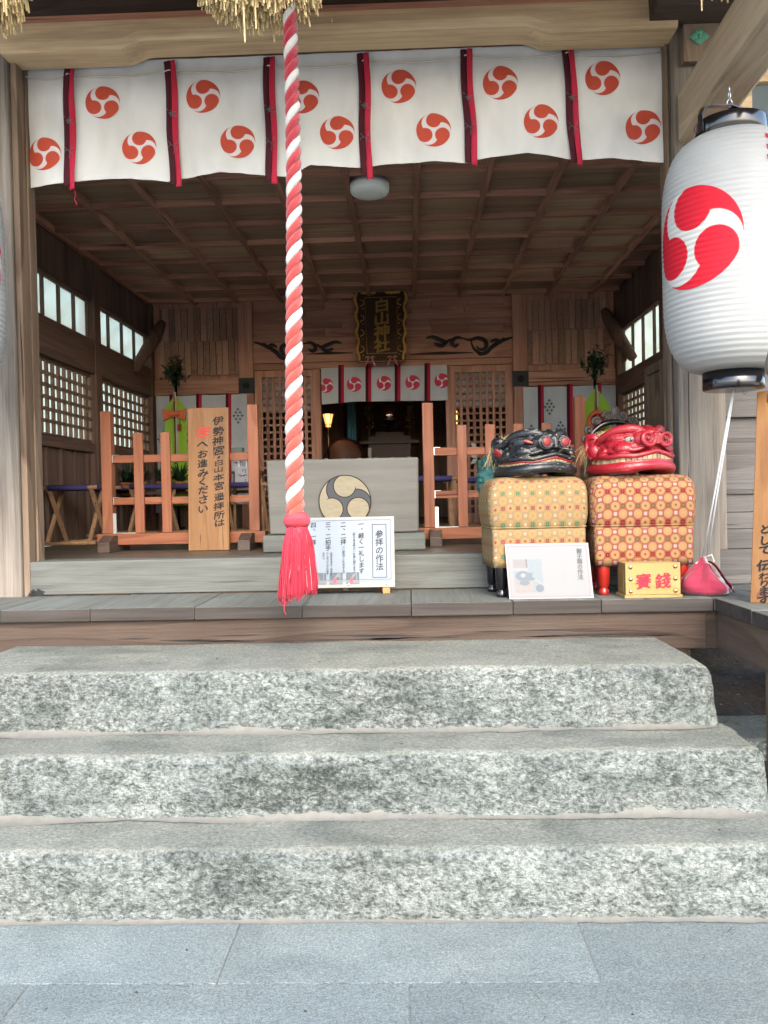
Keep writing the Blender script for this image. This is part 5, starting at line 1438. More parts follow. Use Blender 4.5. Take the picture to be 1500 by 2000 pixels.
    for i in range(230):
        a = R.uniform(0.02, pi-.02); x = .178*cos(a)*sc; 
        z = (.10+.135*sin(a)**.7)*sc; y = (.085+.03*sin(a))*sc
        b0 = Vector((x, y-.035*sc*sin(a), z)); ll = R.uniform(.04, .10)*(1.2-.6*sin(a))
        side_ = cos(a)
        d1 = Vector((.35*side_+R.gauss(0,.22), .55+R.gauss(0,.2)-.5*abs(side_), -.1+R.gauss(0,.15)+.15*sin(a))).normalized()
        d2 = Vector((.15*side_+R.gauss(0,.25), .2, -.9+R.gauss(0,.2))).normalized()
        g.tube([b0, b0+d1*ll*.5+Vector((0,0,.006)), b0+d1*ll*.55+d2*ll*(.15+.55*abs(side_))], [.0014,.0013,.0008], 3, cap=False, smooth=False)
    for i in range(30 if red else 22):
        b0 = Vector((R.uniform(-.02,.13)*sc, R.uniform(-.04,.05)*sc, (.232+R.uniform(-.004,.012))*sc)); a = R.uniform(-.5, .8)
        d1 = Vector((cos(a), .3, .25+R.gauss(0,.2)))*R.uniform(.03,.08); g.tube([b0-d1*.4, b0, b0+d1*.6+Vector((0,0,-.008))], .0013, 3, cap=False, smooth=False)
    # a matted band of straw along the rim
    for k in range(60):
        j = R.gauss(0, .008); jj = R.gauss(0, .006)
        pts = [((.182*cos(a_/16*pi))*sc, (.085+j+.012*sin(a_*2+k))*sc-.02*sin(a_/16*pi), (.10+.138*sin(a_/16*pi)**.72+jj)*sc) for a_ in range(17)]
        s0 = R.randint(0, 9); g.tube(pts[s0:s0+R.randint(5, 8)], .0016, 3, cap=False, smooth=False)
    g.build('straw_mane', M['straw'], t)
    if not red:
        g = MB()       # painted fur strokes in pale gold
        for s in (-1, 1):
            for k in range(9):
                y0 = -.02-.016*k; z0 = .105+.006*(k % 3)
                tb(g, [(.188-.0006*k*k,-.03-.013*k,.108+.004*(k%2)), (.182-.0011*k*k,-.055-.013*k,.112+.008*(k%3)), (.168-.0016*k*k,-.085-.011*k,.115+.009*(k%3))], .0016, s, n=4)
            for k in range(7): tb(g, [(.15-.004*k,-.168-.003*k,.010), (.155-.005*k,-.176-.003*k,.022), (.145-.006*k,-.182-.003*k,.036)], .0018, s, n=4)
        g.build('gold_stroke', M['tooth'], t)
    return t
hb = P(1043, 938, 4.585)
lion_b = lion('shiny black lion head with red nostrils, straw mane and gold teeth', 'black', M['lion_black'], M['tooth'], (hb.x-.005, 4.60, DZ+.640), radians(24), .98)
hr = P(1228, 928, 4.60)
lion_r = lion('worn glossy red lion head with spiral nostrils and dark teeth', 'red', M['lion_red'], M['tooth_dk'], (hr.x-.005, 4.61, DZ+.640), radians(26), 1.02)
# crumpled cloths trailing from the back of the heads
def rag(label, mat, c, size, seed):
    g = MB(); nu, nv = 72, 48; V = []
    for i in range(nv+1):
        th = pi*i/nv
        for j in range(nu):
            a = 2*pi*j/nu; d = Vector((sin(th)*cos(a), sin(th)*sin(a), cos(th)))
            k = 1 + .34*MN.noise(d*1.5+Vector((seed, 0, 0))) + .30*(abs(MN.noise(d*3.2+Vector((0, seed, 0))))-.2) + .16*(abs(MN.noise(d*7+Vector((0, 0, seed))))-.1)
            V.append((d.x*size[0]*k - .35*size[0]*max(0, -d.z)*1.2, d.y*size[1]*k, max(d.z*size[2]*k, -size[2]*1.25)))
    g.add(V, [(i*nu+j, (i+1)*nu+j, (i+1)*nu+(j+1) % nu, i*nu+(j+1) % nu) for i in range(nv) for j in range(nu)], smooth=True)
    o = g.build('crumpled_cloth', mat); o.location = c; return tag(o, label, 'cloth')
c0 = P(962, 925, 4.70); rag('teal cloth crumpled behind the black lion head', M['teal'], (c0.x, 4.70, c0.z+.01), (.088, .075, .105), 3)
c0 = P(1152, 915, 4.76); rag('beige cloth bunched behind the red lion head', cloth('beige_cotton_cloth', (.16,.12,.08), crease=.6), (c0.x, 4.76, c0.z), (.042, .045, .085), 8)

# ---- framed drum behind the red lion head
dc = P(1203, 882, 5.25)
t = thing('framed_drum', 'small drum in a black round frame with carved clouds on top', 'drum', (dc.x, 5.25, FZ))
z0 = dc.z-FZ; g = MB(); g.tube([(.188*cos(a), 0, z0+.188*sin(a)) for a in [i*pi/32 for i in range(65)]], .017, 12, cap=False); g.build('frame', M['black'], t)
g = MB(); g.tube([(0,-.08,z0-.02), (0,.08,z0-.02)], .138, 40); g.build('drum_body', M['plaque'], t)
g = MB(); g.tube([(0,-.086,z0-.02), (0,-.081,z0-.02)], .142, 40); g.build('drum_skin', M['white_paint'], t)
g = MB()
def curl(cx, cz, r0, s, a0, turns=1.3, w=.011):
    pts = []
    for i in range(24):
        f = i/23; a = a0 + s*f*2*pi*turns; r_ = r0*(1-.8*f); pts.append((cx+r_*cos(a), -.006, cz+r_*sin(a)))
    g.tube(pts, [w*(1-.5*i/23) for i in range(24)], 7, flat=(1, 1.4, 1))
for s in (-1, 1):
    for (aa, rr, sz) in ((12, .225, .034), (31, .222, .030), (50, .214, .026), (66, .208, .018)):
        a = pi/2 - s*radians(aa); curl(rr*cos(a), z0+rr*sin(a), sz, s, a+pi/2*s*0+pi/2, 1.25)
        g.ball((rr*cos(a), 0, z0+rr*sin(a)), (sz*.9, .008, sz*.9), 12)
g.ball((0, -.003, z0+.245), (.030, .012, .040), 14); g.ball((0,0,z0+.215), (.04,.01,.025), 12)
g.build('cloud_carving', flat('grey_brown_carving', (.06,.045,.036), .5, .3, nz=.3, scale=50), t)
g = MB(); g.box(-.16, -.12, -.03, .03, 0, z0-.12).box(.12, .16, -.03, .03, 0, z0-.12).box(-.22, -.06, -.08, .08, 0, .03).box(.06, .22, -.08, .08, 0, .03).box(-.12, .12, -.02, .02, .10, .14); g.build('stand', M['black'], t)

# ---- photo notice leaning on the gold stand
BL = P(995, 1170, 4.30); BR = P(1160, 1169, 4.30); BL.z = BR.z = DZ+.001; TL = P(987, 1064, 4.385); 
for p in (BL, BR): p.y = 4.33
BLx = P(995,1168,4.33).x; BRx = P(1160,1168,4.33).x; BL.x = BLx; BR.x = BRx; TL.y = 4.39; TL.x = BLx; 
tlz = P(987, 1063, 4.39).z; TL.z = tlz
t = thing('photo_notice', 'white notice card with a photograph leaning against the gold brocade stand', 'sign', ((BL.x+BR.x)/2, 4.33, DZ))
r, u, q, w, h = frame_of(BL, BR, TL); k = w/166
# the card is a little wider at its top left in the picture because it leans left
sh_ = lambda z: Vector((-.008*z/h*1.6, 0, 0))
g = MB()
def slab2(g, x0, x1, z0, z1, d0, d1, mi=0):
    g.hexa([BL + r*x + u*z + q*d + sh_(z) for z in (z0, z1) for d in (d1, d0) for x in (x0, x1)], mi=mi)
slab2(g, 0, w, 0, h, -.006, 0); b = g.build('card', M['white_paint'], t, world=True, bevel=.001)
g = MB(); slab2(g, .006*1.3, w-.008, .006, h-.008, .0004, .0012); sheet = g.build('sheet', M['paper'], b, world=True)
g = MB()
for (a, b2, c2, d2) in ((.012,.0125,w-.014,.014), (.012,h-.015,w-.014,h-.0135), (.012,.0125,.0132,h-.0135), (w-.0155,.0125,w-.014,h-.0135)): slab2(g, a, c2, b2, d2, .0013, .0018)
g.build('border', flat('pink_border_print', (.16,.04,.06), .4, .3), sheet, world=True)
g = MB(); write(g, '獅子頭の作法', BL+sh_(h)+r*(w-19*k)+u*(h-11*k)+q*.0012, r, -u, q, size=11.2*k, mi=0, bold=.010, pitch=.93); g.build('lettering', M['ink_soft'], sheet, world=True)
g = MB(); R = random.Random(8)
for (xx, y0, y1) in ((44, 12, 34), (53, 12, 84), (62, 12, 60), (71, 12, 34)):   # faded lines too pale to read
    y = y0
    while y < y1:
        l = R.uniform(1.2, 2.6); slab2(g, w-(xx+R.uniform(.4,1.6))*k, w-(xx-R.uniform(.4,1.6))*k, h-(y+l)*k, h-(y+l-.5)*k, .0013, .0016); slab2(g, w-(xx+.3)*k, w-(xx-.2)*k, h-(y+l)*k, h-y*k, .0013, .0017) if R.random() < .5 else None
        y += R.uniform(2.6, 3.6)
g.build('faded_text', flat('faded_text_print', (.085,.095,.105), .4, .3), sheet, world=True)
g = MB(); slab2(g, 13*k, 70*k, 13*k, 79*k, .0013, .0018, 0); slab2(g, 13*k, 38*k, 60*k, 79*k, .0019, .0021, 1); slab2(g, 38*k, 41*k, 58*k, 79*k, .0022, .0024, 2); slab2(g, 13*k, 50*k, 13*k, 36*k, .0019, .0021, 3); slab2(g, 13*k, 42*k, 55*k, 62*k, .0025, .0027, 4)
def blob(cx, cy, rx_, rz2, d, mi):
    g.add([BL + sh_(cy*k) + r*((cx+rx_*cos(a))*k) + u*((cy+rz2*sin(a))*k) + q*d for a in [i*pi/12 for i in range(24)]], [tuple(range(24))], mi=mi)
blob(30, 46, 14, 10, .0030, 5); blob(44, 44, 12, 8, .0034, 5); blob(53, 46, 4, 5, .0038, 0); blob(31, 47, 5, 4, .0038, 4); blob(33, 32, 10, 5, .0036, 5)
g.add([BL+sh_(30*k)+r*(x*k)+u*(z*k)+q*.0031 for x, z in ((50,39),(56,40),(70,30),(70,24))], [(0,1,2,3)], mi=4); blob(62, 21, 8, 7.5, .0032, 6)
pm = lambda nm, c_: flat(nm, c_, .4, .3, nz=.1, scale=80)
g.build('photograph', [pm('print_pale_blue', (0.074,0.092,0.104)), pm('print_pink_grey', (0.083,0.077,0.080)), pm('print_brown_grey', (0.049,0.044,0.041)), pm('print_cream', (0.098,0.089,0.083)), M['paper'], pm('print_slate', (0.041,0.056,0.068)), pm('print_blue_grey', (0.038,0.051,0.062))], sheet, world=True)

# ---- coin box
a = P(1222, 1170, 4.30); b_ = P(1330, 1168, 4.30); w = b_.x-a.x
t = thing('coin_box', 'small pale pine coin box with red characters and brass studs', 'coin box', (a.x+w/2, 4.30, DZ), radians(1.5))
hw = w/2; H = .180
g = MB(); g.box(-hw-.008, hw+.008, -.008, .155, .0005, .016); g.build('base', M['pine'], t, bevel=.002)
g = MB(); g.box(-hw, hw, 0, .012, .017, H); g.build('front', M['pine'], t, bevel=.0015)
g = MB(); g.box(-hw+.0, -hw+.010, .0125, .145, .017, H-.001); s_ = g.build('side', M['pine_side'], t, bevel=.001)
g = MB(); g.box(-hw-.003, -hw-.0005, .035, .12, .03, H-.035).box(-hw-.0035, -hw-.001, .05, .11, .05, H-.055); g.build('recess', M['pine_side'], s_)
g = MB(); g.box(hw-.010, hw, .0125, .145, .017, H-.001); g.build('side', M['pine_side'], t, bevel=.001)
g = MB(); g.box(-hw+.0105, hw-.0105, .133, .145, .017, H-.002).box(-hw+.0105, hw-.0105, .0125, .06, H-.010, H-.001).box(-hw+.0105, hw-.0105, .085, .1325, H-.010, H-.001); g.build('lid', M['pine'], t)
for sx in (-1, 1):
    for z in (.035, .098, .160): g = MB(); g.ball((sx*(hw-.026), -.002, z), (.0105, .006, .0105), 14); g.build('stud', M['brass'], t)
g = MB(); write(g, '賽', (-hw*.22-.018, -.0015, H-.052+.0), (1,0,0), (0,0,-1), (0,-1,0), size=.082, mi=0, bold=.022, brush=.3)
write(g, '錢', (hw*.36, -.0015, H-.052), (1,0,0), (0,0,-1), (0,-1,0), size=.082, mi=0, bold=.022, brush=.3)
g.build('lettering', flat('crimson_box_paint', (.22,.006,.02), .5, .3, nz=.1), t)

# ---- the signboard with a small white roof at the right edge
BLp = P(1465, 1188, 4.05); w = .36
BL = Vector((BLp.x, 4.05, DZ)); BR = BL+Vector((w*.82, -w*.57, 0))
TL = BL + Vector((.115, .165, P(1481, 765, 4.215).z-DZ))
t = thing('story_board', 'tall pine board with black brush writing and little white roof, at right edge', 'sign', (BL+BR)/2)
r, u, q, w, h = frame_of(BL, BR, TL)
# seen at an angle: its left edge leans in
g = MB(); slab(g, BL, r, u, q, 0, w, 0, h, -.035, 0); b = g.build('board', M['sign'], t, world=True, bevel=.004)
g = MB()
zr = TL.z + .02
for s in (-1, 1):
    g.hexa([(TL + r*(w/2) + u*(.02+.14+dz) + q*dy) if e else (TL + r*(w/2+s*.255) + u*(.02-.015+dz) + q*dy) for dz in (0, .045) for dy in (-.06, .15) for e in ((0, 1) if s < 0 else (1, 0))])
g.build('roof', M['roof_white'], t, world=True, bevel=.004)
g = MB(); kk = .0025
yy = P(1490, 1015, 4.07).z
x_ = .062
R = random.Random(14)
for ch, py, sz in (('と', 1030, 21), ('し', 1052, 21), ('て', 1071, 20), ('伝', 1101, 22), ('わ', 1122, 16), ('り', 1137, 16), ('ま', 1151, 17), ('す', 1168, 21)):
    zz = P(1493, py - .0, 4.08).z - DZ
    write(g, ch, BL+r*x_+u*(zz+sz*kk*.5)+q*.001, r, -u, q, size=sz*kk, mi=0, bold=.034, jit=.05, seed=py, brush=.6, wx=1.35)
for ch, py, sz in (('人', 862, 44),):
    zz = P(1510, py, 4.08).z - DZ
    write(g, ch, BL+r*(x_+.055)+u*(zz+sz*kk*.5)+q*.001, r, -u, q, size=sz*kk, mi=0, bold=.035, jit=.05, seed=py, brush=.6)
g.build('lettering', M['ink'], b, world=True)
g = MB(); kn = P(1473, 1178, 4.05)
g.add([BL + r*(.055+.027*cos(a)) + u*(.045+.012*sin(a)) + q*.0006 for a in [i*pi/12 for i in range(24)]], [tuple(range(24))])
g.build('knot', flat('dark_knot', (.16,.05,.035), .6, .2, nz=.3, scale=90), b, world=True)
g = MB(); g.bar((BL.x+w*.6, 4.5, DZ+.0), (BL.x+w*.5+.1, 4.13, DZ+.9), .03, .03); g.build('prop', M['sign'], t, world=True)
# ================================================================== THINGS INSIDE THE HALL
# ---- name plaque
pc = P(744, 637, BY-.30)
pw, ph = .60, .86
t = thing('name_plaque', 'dark name plaque with gilded carved edge and gold shrine name', 'plaque', (pc.x, BY-.30, pc.z))
tilt = Matrix.Rotation(radians(-14), 4, 'X')
def tl_(m): 
    m.v = [tuple(tilt @ Vector(p)) for p in m.v]; return m
g = MB(); g.hexa([(-.26,0,-.43), (.27,0,-.43), (-.26,.03,-.43), (.27,.03,-.43), (-.30,0,.43), (.30,0,.43), (-.30,.03,.43), (.30,.03,.43)]); tl_(g).build('board', M['plaque'], t, bevel=.004)
g = MB(); R = random.Random(6)
for s in (-1, 1):
    for i in range(58):
        f = i/57; z = .41-.82*f; wv = .028*sin(f*4*2*pi-.9)
        x = s*(.285-.03*f+wv*.40) ; big_ = .5+.5*sin(f*4*2*pi-1.0)
        g.ball((x, -.014, z), (.016+.010*big_*abs(sin(i*2.3)), .016, .0062), 8)
    for (zz) in (.27, .08, -.10, -.30):
        pts = [(s*(.225-.0+.0), -.006, zz+.06), (s*.195, -.006, zz+.035), (s*.20, -.006, zz+.0), (s*.235, -.006, zz-.02)]
        g.tube(smooth_line(pts, 5), .005, 6); g.ball((s*.205, -.006, zz-.05), .008, 8)
    for i in range(16):
        f = i/15; g.ball((s*(.06+.16*f), -.014, .415+.006*sin(i*1.9)), (.007, .016, .020+.008*sin(f*pi)), 8)
g.box(-.30, .30, -.012, -.001, .425, .437); g.box(-.25, .26, -.006, -.001, -.432, -.425)
for s in (-1, 1):
    for dx in (-.03, .03): g.tube(smooth_line([(s*.125+dx-.025, -.006, -.385), (s*.125+dx, -.006, -.37), (s*.125+dx+.022, -.006, -.385)], 5), .005, 6)
tl_(g).build('gilded_carving', M['gold'], t)
g = MB()
for (x0, x1, z0, z1) in ((-.185,.185,.355,.361), (-.16,.18,-.335,-.329)): g.box(x0, x1, -.005, -.0005, z0, z1)
g.bar((-.185,-.003,.358), (-.160,-.003,-.332), .006, .005); g.bar((.185,-.003,.358), (.180,-.003,-.332), .006, .005)
tl_(g).build('inner_border', M['gold'], t)
g = MB()
write(g, '白山神社', (.012, -.004, .345), (1,0,0), (0,0,-1), (0,-1,0), size=.175, mi=0, bold=.035, pitch=.93, brush=.45, wx=1.08)
tl_(g).build('lettering', flat('old_gold_leaf', (.50,.32,.09), .38, .5, nz=.3, scale=60, Metallic=.6), t)
g = MB()
for s in (-1, 1):
    for d in (-1, 1):
        g.hexa([(s*.125+d*.004, -.03, -.385), (s*.125+d*.022, -.03, -.385), (s*.125+d*.004, -.026, -.385), (s*.125+d*.022, -.026, -.385), (s*.125+d*.05, -.03, -.50), (s*.125+d*.066, -.03, -.49), (s*.125+d*.05, -.026, -.50), (s*.125+d*.066, -.026, -.49)])
tl_(g).build('ribbon_bow', cloth('faded_pink_ribbon', (.45,.16,.18)), t)

# ---- hanging cloths of the partition
def hanging(label, pxs, ytop, ybot, ribs, Y, crests, motifs, name='door_curtain', sag=0.0):
    x0 = P(pxs[0], ytop, Y).x; x1 = P(pxs[1], ytop, Y).x; z1 = P((pxs[0]+pxs[1])/2, ytop, Y).z
    zb_ = lambda x: lerp_tab([(P(a, b, Y).x, P(a, b, Y).z) for a, b in ybot], x)
    t = thing(name, label, 'curtain', ((x0+x1)/2, Y, z1))
    ys = lambda x, z: Y + .008*sin(x*11) + .014*MN.noise(Vector((x*2.2, z*1.4, Y))) + .005*MN.noise(Vector((x*9, z*2, 7)))
    g = MB(); g.grid(lambda u, v: (lambda x: (lambda z: (x, ys(x, z), z))(z1+(zb_(x)-z1)*v))(x0+(x1-x0)*u), 90, 24, mi=0)
    for (px, py, rr) in crests:
        c = P(px, py, Y); crest_patch(g, lambda x, z: (x, ys(x, z)-.002, z), c.x, c.z, rr, 1, (x0, x1))
    g.build('cloth', [M['noren'], M['crest_pink']], t, world=True)
    for (px, py0, px2, py2) in ribs:
        a = P(px, py0, Y); b = P(px2, py2, Y)
        for (o0, o1, m_, e) in ((-.036, .0, 'ribbon_dk', .012), (-.002, .032, 'ribbon', .018)):
            g = MB(); g.grid(lambda u, v: (lambda x, z: (x, ys(x, z)-e, z))(a.x+(b.x-a.x)*v+o0+(o1-o0)*u, a.z+.01+(b.z-a.z-.01)*v), 3, 16); g.build('ribbon', M[m_], t, world=True)
    if motifs:
        for (px, py) in motifs:
            g = MB(); c = P(px, py, Y)
            for i in range(-1, 2):
                for j in range(-1, 2):
                    cx_, cz_ = c.x+(i-j)*.024, c.z+(i+j)*.038
                    for (dx, dz, ww, hh_) in ((0,.011,.006,.011), (0,-.011,.006,.011), (.010,0,.010,.007), (-.010,0,.010,.007)):
                        p_ = [(cx_+dx-ww, cz_+dz), (cx_+dx, cz_+dz-hh_), (cx_+dx+ww, cz_+dz), (cx_+dx, cz_+dz+hh_)]
                        g.add([(x, ys(x, z)-.003, z) for x, z in p_], [(0,1,2,3)])
            g.build('flower_print', M['ink'], t, world=True)
    return t
hanging('white curtain with pink three-comma crests in the inner doorway', (627, 873), 716, [(627,790),(700,784),(873,782)], [(667,715,667,788),(720,713,720,784),(777,712,777,784),(835,711,835,784)], BY-.10, ((637,753,.086),(692,751,.086),(750,748.5,.086),(806,747,.086),(863,744,.086)), ())
hanging('pale cloth with black flower diamonds in the left bay', (305, 482), 772, [(305,985),(482,985)], [(337,772,337,985),(390,771,390,985),(447,770,447,985)], BY-.12, (), ((465,812),(318,858),(370,855),(424,870)), 'bay_curtain')
hanging('pale cloth with black flower diamonds in the right bay', (1022, 1203), 754, [(1022,985),(1203,985)], [(1056,754,1057,985),(1113,752,1114,985),(1169,749,1168,985)], BY-.12, (), ((1073,795),(1038,845),(1095,838),(1146,850)), 'bay_curtain')

# ---- donor tablets
def tablets(label, rows):
    t = None
    for (xa_, ya_, xb_2, yb_2, n, Y) in rows:
        A = P(xa_, ya_, Y); B = P(xb_2, yb_2, Y)
        if t is None: t = thing('tablet_board', label, 'tablet board', ((A.x+B.x)/2, Y, (A.z+B.z)/2))
        w = (B.x-A.x)/n
        for i in range(n):
            g = MB(); g.box(A.x+w*i+.004, A.x+w*(i+1)-.004, Y, Y+.014, B.z + R.uniform(-.006, .006), A.z + R.uniform(-.008, .004)); g.build('tablet', M['tablet_ink'], t, world=True)
    return t
m0 = NT('tablet_with_ink'); o_ = m0.coord(); rr_ = m0.rnd()
oo = m0.v_('ADD', o_, m0.v_('SCALE', (3, 5, 7), sc=m0.m_('MULTIPLY', rr_, 9.0)))
c_ = m0.mix((.14,.078,.055), (.32,.19,.135), m0.noise(m0.v_('MULTIPLY', oo, (1, 1, .08)), 60, 3, .6))
c_ = m0.mix(c_, m0.v_('SCALE', c_, sc=1.9), m0.m_('POWER', m0.m_('FRACT', m0.m_('MULTIPLY', rr_, 17.3)), 2.0))
ik = m0.ramp(m0.noise(m0.v_('MULTIPLY', oo, (1, 1, .8)), 60, 2, .7), [(.57, 0.0), (.63, 1.0)])
c_ = m0.mix(c_, (.02,.015,.012), m0.m_('MULTIPLY', ik, .4)); M['tablet_ink'] = m0.fin(c_, .8, .15)
R = random.Random(77)
tablets('rows of dark wooden name tablets on the wall of the left bay', [(303,604,468,664,13,BY-.03), (336,668,472,731,11,BY-.03), (310,668,334,738,2,BY-.05)])
tablets('rows of dark wooden name tablets on the wall of the right bay', [(1027,586,1196,640,14,BY-.03), (1027,646,1192,708,13,BY-.03)])
tp = thing('tilted_tablet', 'large brown tablet leaning out at the right end of the name tablets', 'tablet board', P(1213, 680, BY-.25))
a = P(1200,640,BY-.25); b = P(1222,690,BY-.3); g = MB(); g.bar(P(1208,648,BY-.2), P(1222,705,BY-.3), .17, .02, up=(1,0,0)); g.build('board', M['tablet'], tp, world=True, bevel=.004)

# ---- flush ceiling lamp (not lit)
lc = PZ(722, 372, CZ-.05)
t = thing('ceiling_lamp', 'round white flush lamp on the coffered ceiling', 'ceiling lamp', (lc.x, lc.y, CZ))
g = MB(); g.lathe([(.0,-.088),(.09,-.086),(.128,-.078),(.142,-.060),(.145,-.03),(.143,-.006),(0,-.004)], n=48); g.build('cover', M['lamp_off'], t)
g = MB(); g.lathe([(.135,-.004),(.135,.02),(0,.02)], n=32); g.build('base', M['white_paint'], t)

# ---- silk banner stands with sakaki branches
def banner(label, px, ytop, ysh, hwpx, Y, ornament):
    b0 = P(px, ytop, Y); sh = P(px, ysh, Y).z; hw = (P(px+hwpx, ysh, Y).x - P(px-hwpx, ysh, Y).x)/2
    t = thing('silk_banner_stand', label, 'banner stand', (b0.x, Y, FZ), 0, 'lime green silk banner stands')
    zt_, zs = b0.z-FZ, sh-FZ
    f = lambda x, z: (x, -.02 + .01*sin(x*22+z*2) + .006*MN.noise(Vector((x*5, z*2, px))), z)
    g = MB()
    def fn(u, v):
        if v < .2: z = zt_ - (zt_-zs)*v/.2; x = (u-.5)*2*hw*(v/.2)
        else: z = zs*(1-(v-.2)/.8) + .30*(v-.2)/.8; x = (u-.5)*2*hw*(1+.02*sin(v*9))
        return f(x, z)
    g.grid(fn, 14, 60); g.build('silk', M['green'], t)
    for (dx, ww, mt) in ((-.022,.010,flat('orange_cord_silk',(.35,.15,.05),.6)), (-.006,.010,M['ink']), (.012,.010,M['string']), (.028,.012,flat('peach_silk',(.42,.25,.14),.6))):
        g = MB(); g.grid(lambda u, v: (dx*min(1, .25+v*3)-.006+ww*u, -.040-.004*sin(v*8+dx*90), zt_+.02-(zt_-zs+.62)*v), 2, 26); g.build('streamer', mt, t)
    g = MB(); g.tube([(0,.01,0), (0,.01,zt_+.25)], .017, 12); g.build('pole', M['black'], t)
    g = MB(); g.box(-.16,.16,-.025,.025,0,.03).box(-.025,.025,-.16,.16,.031,.06); g.build('base', M['black'], t)
    R = random.Random(px); g = MB()
    for i in range(150):
        c = Vector((R.gauss(0,.055), R.gauss(0,.06), zt_+.24+R.gauss(0,.075))); a = R.uniform(0, 6.28); e = R.uniform(-.9, .9); l = R.uniform(.035, .06)
        mm = Matrix.Translation(c) @ Matrix.Rotation(a, 4, 'Z') @ Matrix.Rotation(e, 4, 'Y')
        g.add([mm @ Vector(p) for p in ((-l,0,0),(0,-l*.35,.006),(l,0,0),(0,l*.35,.006))], [(0,1,2),(0,2,3)])
    for i in range(7): g.tube([(0,0,zt_+.05), (R.gauss(0,.05), R.gauss(0,.05), zt_+.32)], .004, 5)
    g.build('sakaki_branch', M['leaf'], t)
    g = MB()
    if ornament == 'bow':
        for s in (-1, 1):
            g.hexa([(s*.025,-.075,zs-.085), (s*.12,-.08,zs-.13), (s*.025,-.05,zs-.085), (s*.12,-.045,zs-.13), (s*.025,-.075,zs-.025), (s*.135,-.08,zs-.0), (s*.025,-.05,zs-.025), (s*.135,-.045,zs-.0)])
        g.tube([(-.06,-.062,zs-.055), (.06,-.062,zs-.055)], .033, 14); g.build('brocade_bow', M['brocade_or'], t, bevel=.008)
        g = MB(); g.tube([(.05,-.07,zs-.07), (.055,-.07,zs-.17)], .003, 5); g.box(.035,.07,-.085,-.06,zs-.24,zs-.17); g.build('red_tag', M['red_lac'], t)
        g = MB(); g.tube([(-.06,-.06,zs-.03), (0,-.05,zs+.10), (.06,-.06,zs-.03)], .004, 5); g.build('cord', flat('orange_cord',(.6,.2,.05),.6), t)
    else:
        zc = zs-.16
        g.tube([(.085*cos(a), -.065, zc+.085*sin(a)) for a in [i*pi/16 for i in range(33)]], .022, 10, cap=False); o = g.build('brocade_ring', M['brocade_or'], t)
        g = MB(); g.tube([(0,-.068,zc), (0,-.058,zc)], .072, 24); g.build('mirror', M['mirror'], t)
        g = MB(); g.tube([(0,-.08,zs-.02), (0,-.08,zc-.16)], .005, 5); g.box(-.02,.02,-.085,-.07,zc-.30,zc-.16); g.build('tag', M['brocade_or'], t)
    return t
banner('lime green silk banner with brocade bow under a leafy branch, left bay', 343, 770, 800, 21.5, 9.1, 'bow')
banner('lime green silk banner with round mirror ornament, right bay', 1163, 757, 792, 26, 8.6, 'ring')

# ---- folding stools
def make_stool(label, loc, rz=0.0):
    t = thing('folding_stool', label, 'stool', loc, rz, 'folding wooden stools with indigo seats')
    for y in (-.17, .17): g = MB(); g.tube([(-.165, y, .475), (.165, y, .475)], .0235, 12); g.build('seat_hem', M['navy'], t)
    for y in (-.17, .17):
        g = MB(); g.tube([(-.235, y, .475), (.235, y, .475)], .017, 10); g.build('seat_rail', M['stool'], t)
    g = MB(); g.grid(lambda u, v: (-.185+.37*u, -.188+.376*v, .492-.035*sin(pi*v)+.001), 6, 16); g.build('seat', M['navy'], t, mods=[('SOLIDIFY', dict(thickness=.004))])
    for x in (-.175, .175):
        for s in (-1, 1):
            g = MB(); g.bar((x+s*.012, -.17*s, .47), (x+s*.012, .17*s, .02), .022, .032, up=(1,0,0)); g.build('leg', M['stool'], t, bevel=.002)
    for y in (-.17, .17):
        g = MB(); g.tube([(-.215, y, .018), (.215, y, .018)], .016, 10); g.build('foot_rail', M['stool'], t)
    return t
s0 = make_stool('folding stool with indigo seat beside the left wall, nearest the opening', (P(152, 1047, 6.9).x, 6.9, FZ+.0), radians(0))
for (px, Y, rz, lab) in ((178, 7.9, 2, 'folding stool with indigo seat, second along the left wall'),
    (235, 8.5, 0, 'folding stool half hidden by the left post of the barrier'),
    (300, 8.1, -3, 'folding stool under the potted plants'),
    (362, 8.35, 2, 'folding stool in front of the lime banner'),
    (480, 8.1, 0, 'folding stool under the white gift boxes'),
    (845, 7.35, 0, 'folding stool just right of the offering box'),
    (915, 8.3, 1, 'folding stool behind the right barrier, farther back'),
    (985, 7.45, -2, 'folding stool behind the middle of the right barrier'),
    (1085, 7.4, 1, 'folding stool partly hidden behind the black lion head')):
    dup(s0, (P(px, 1000, Y).x, Y, FZ+.02), radians(rz), lab)

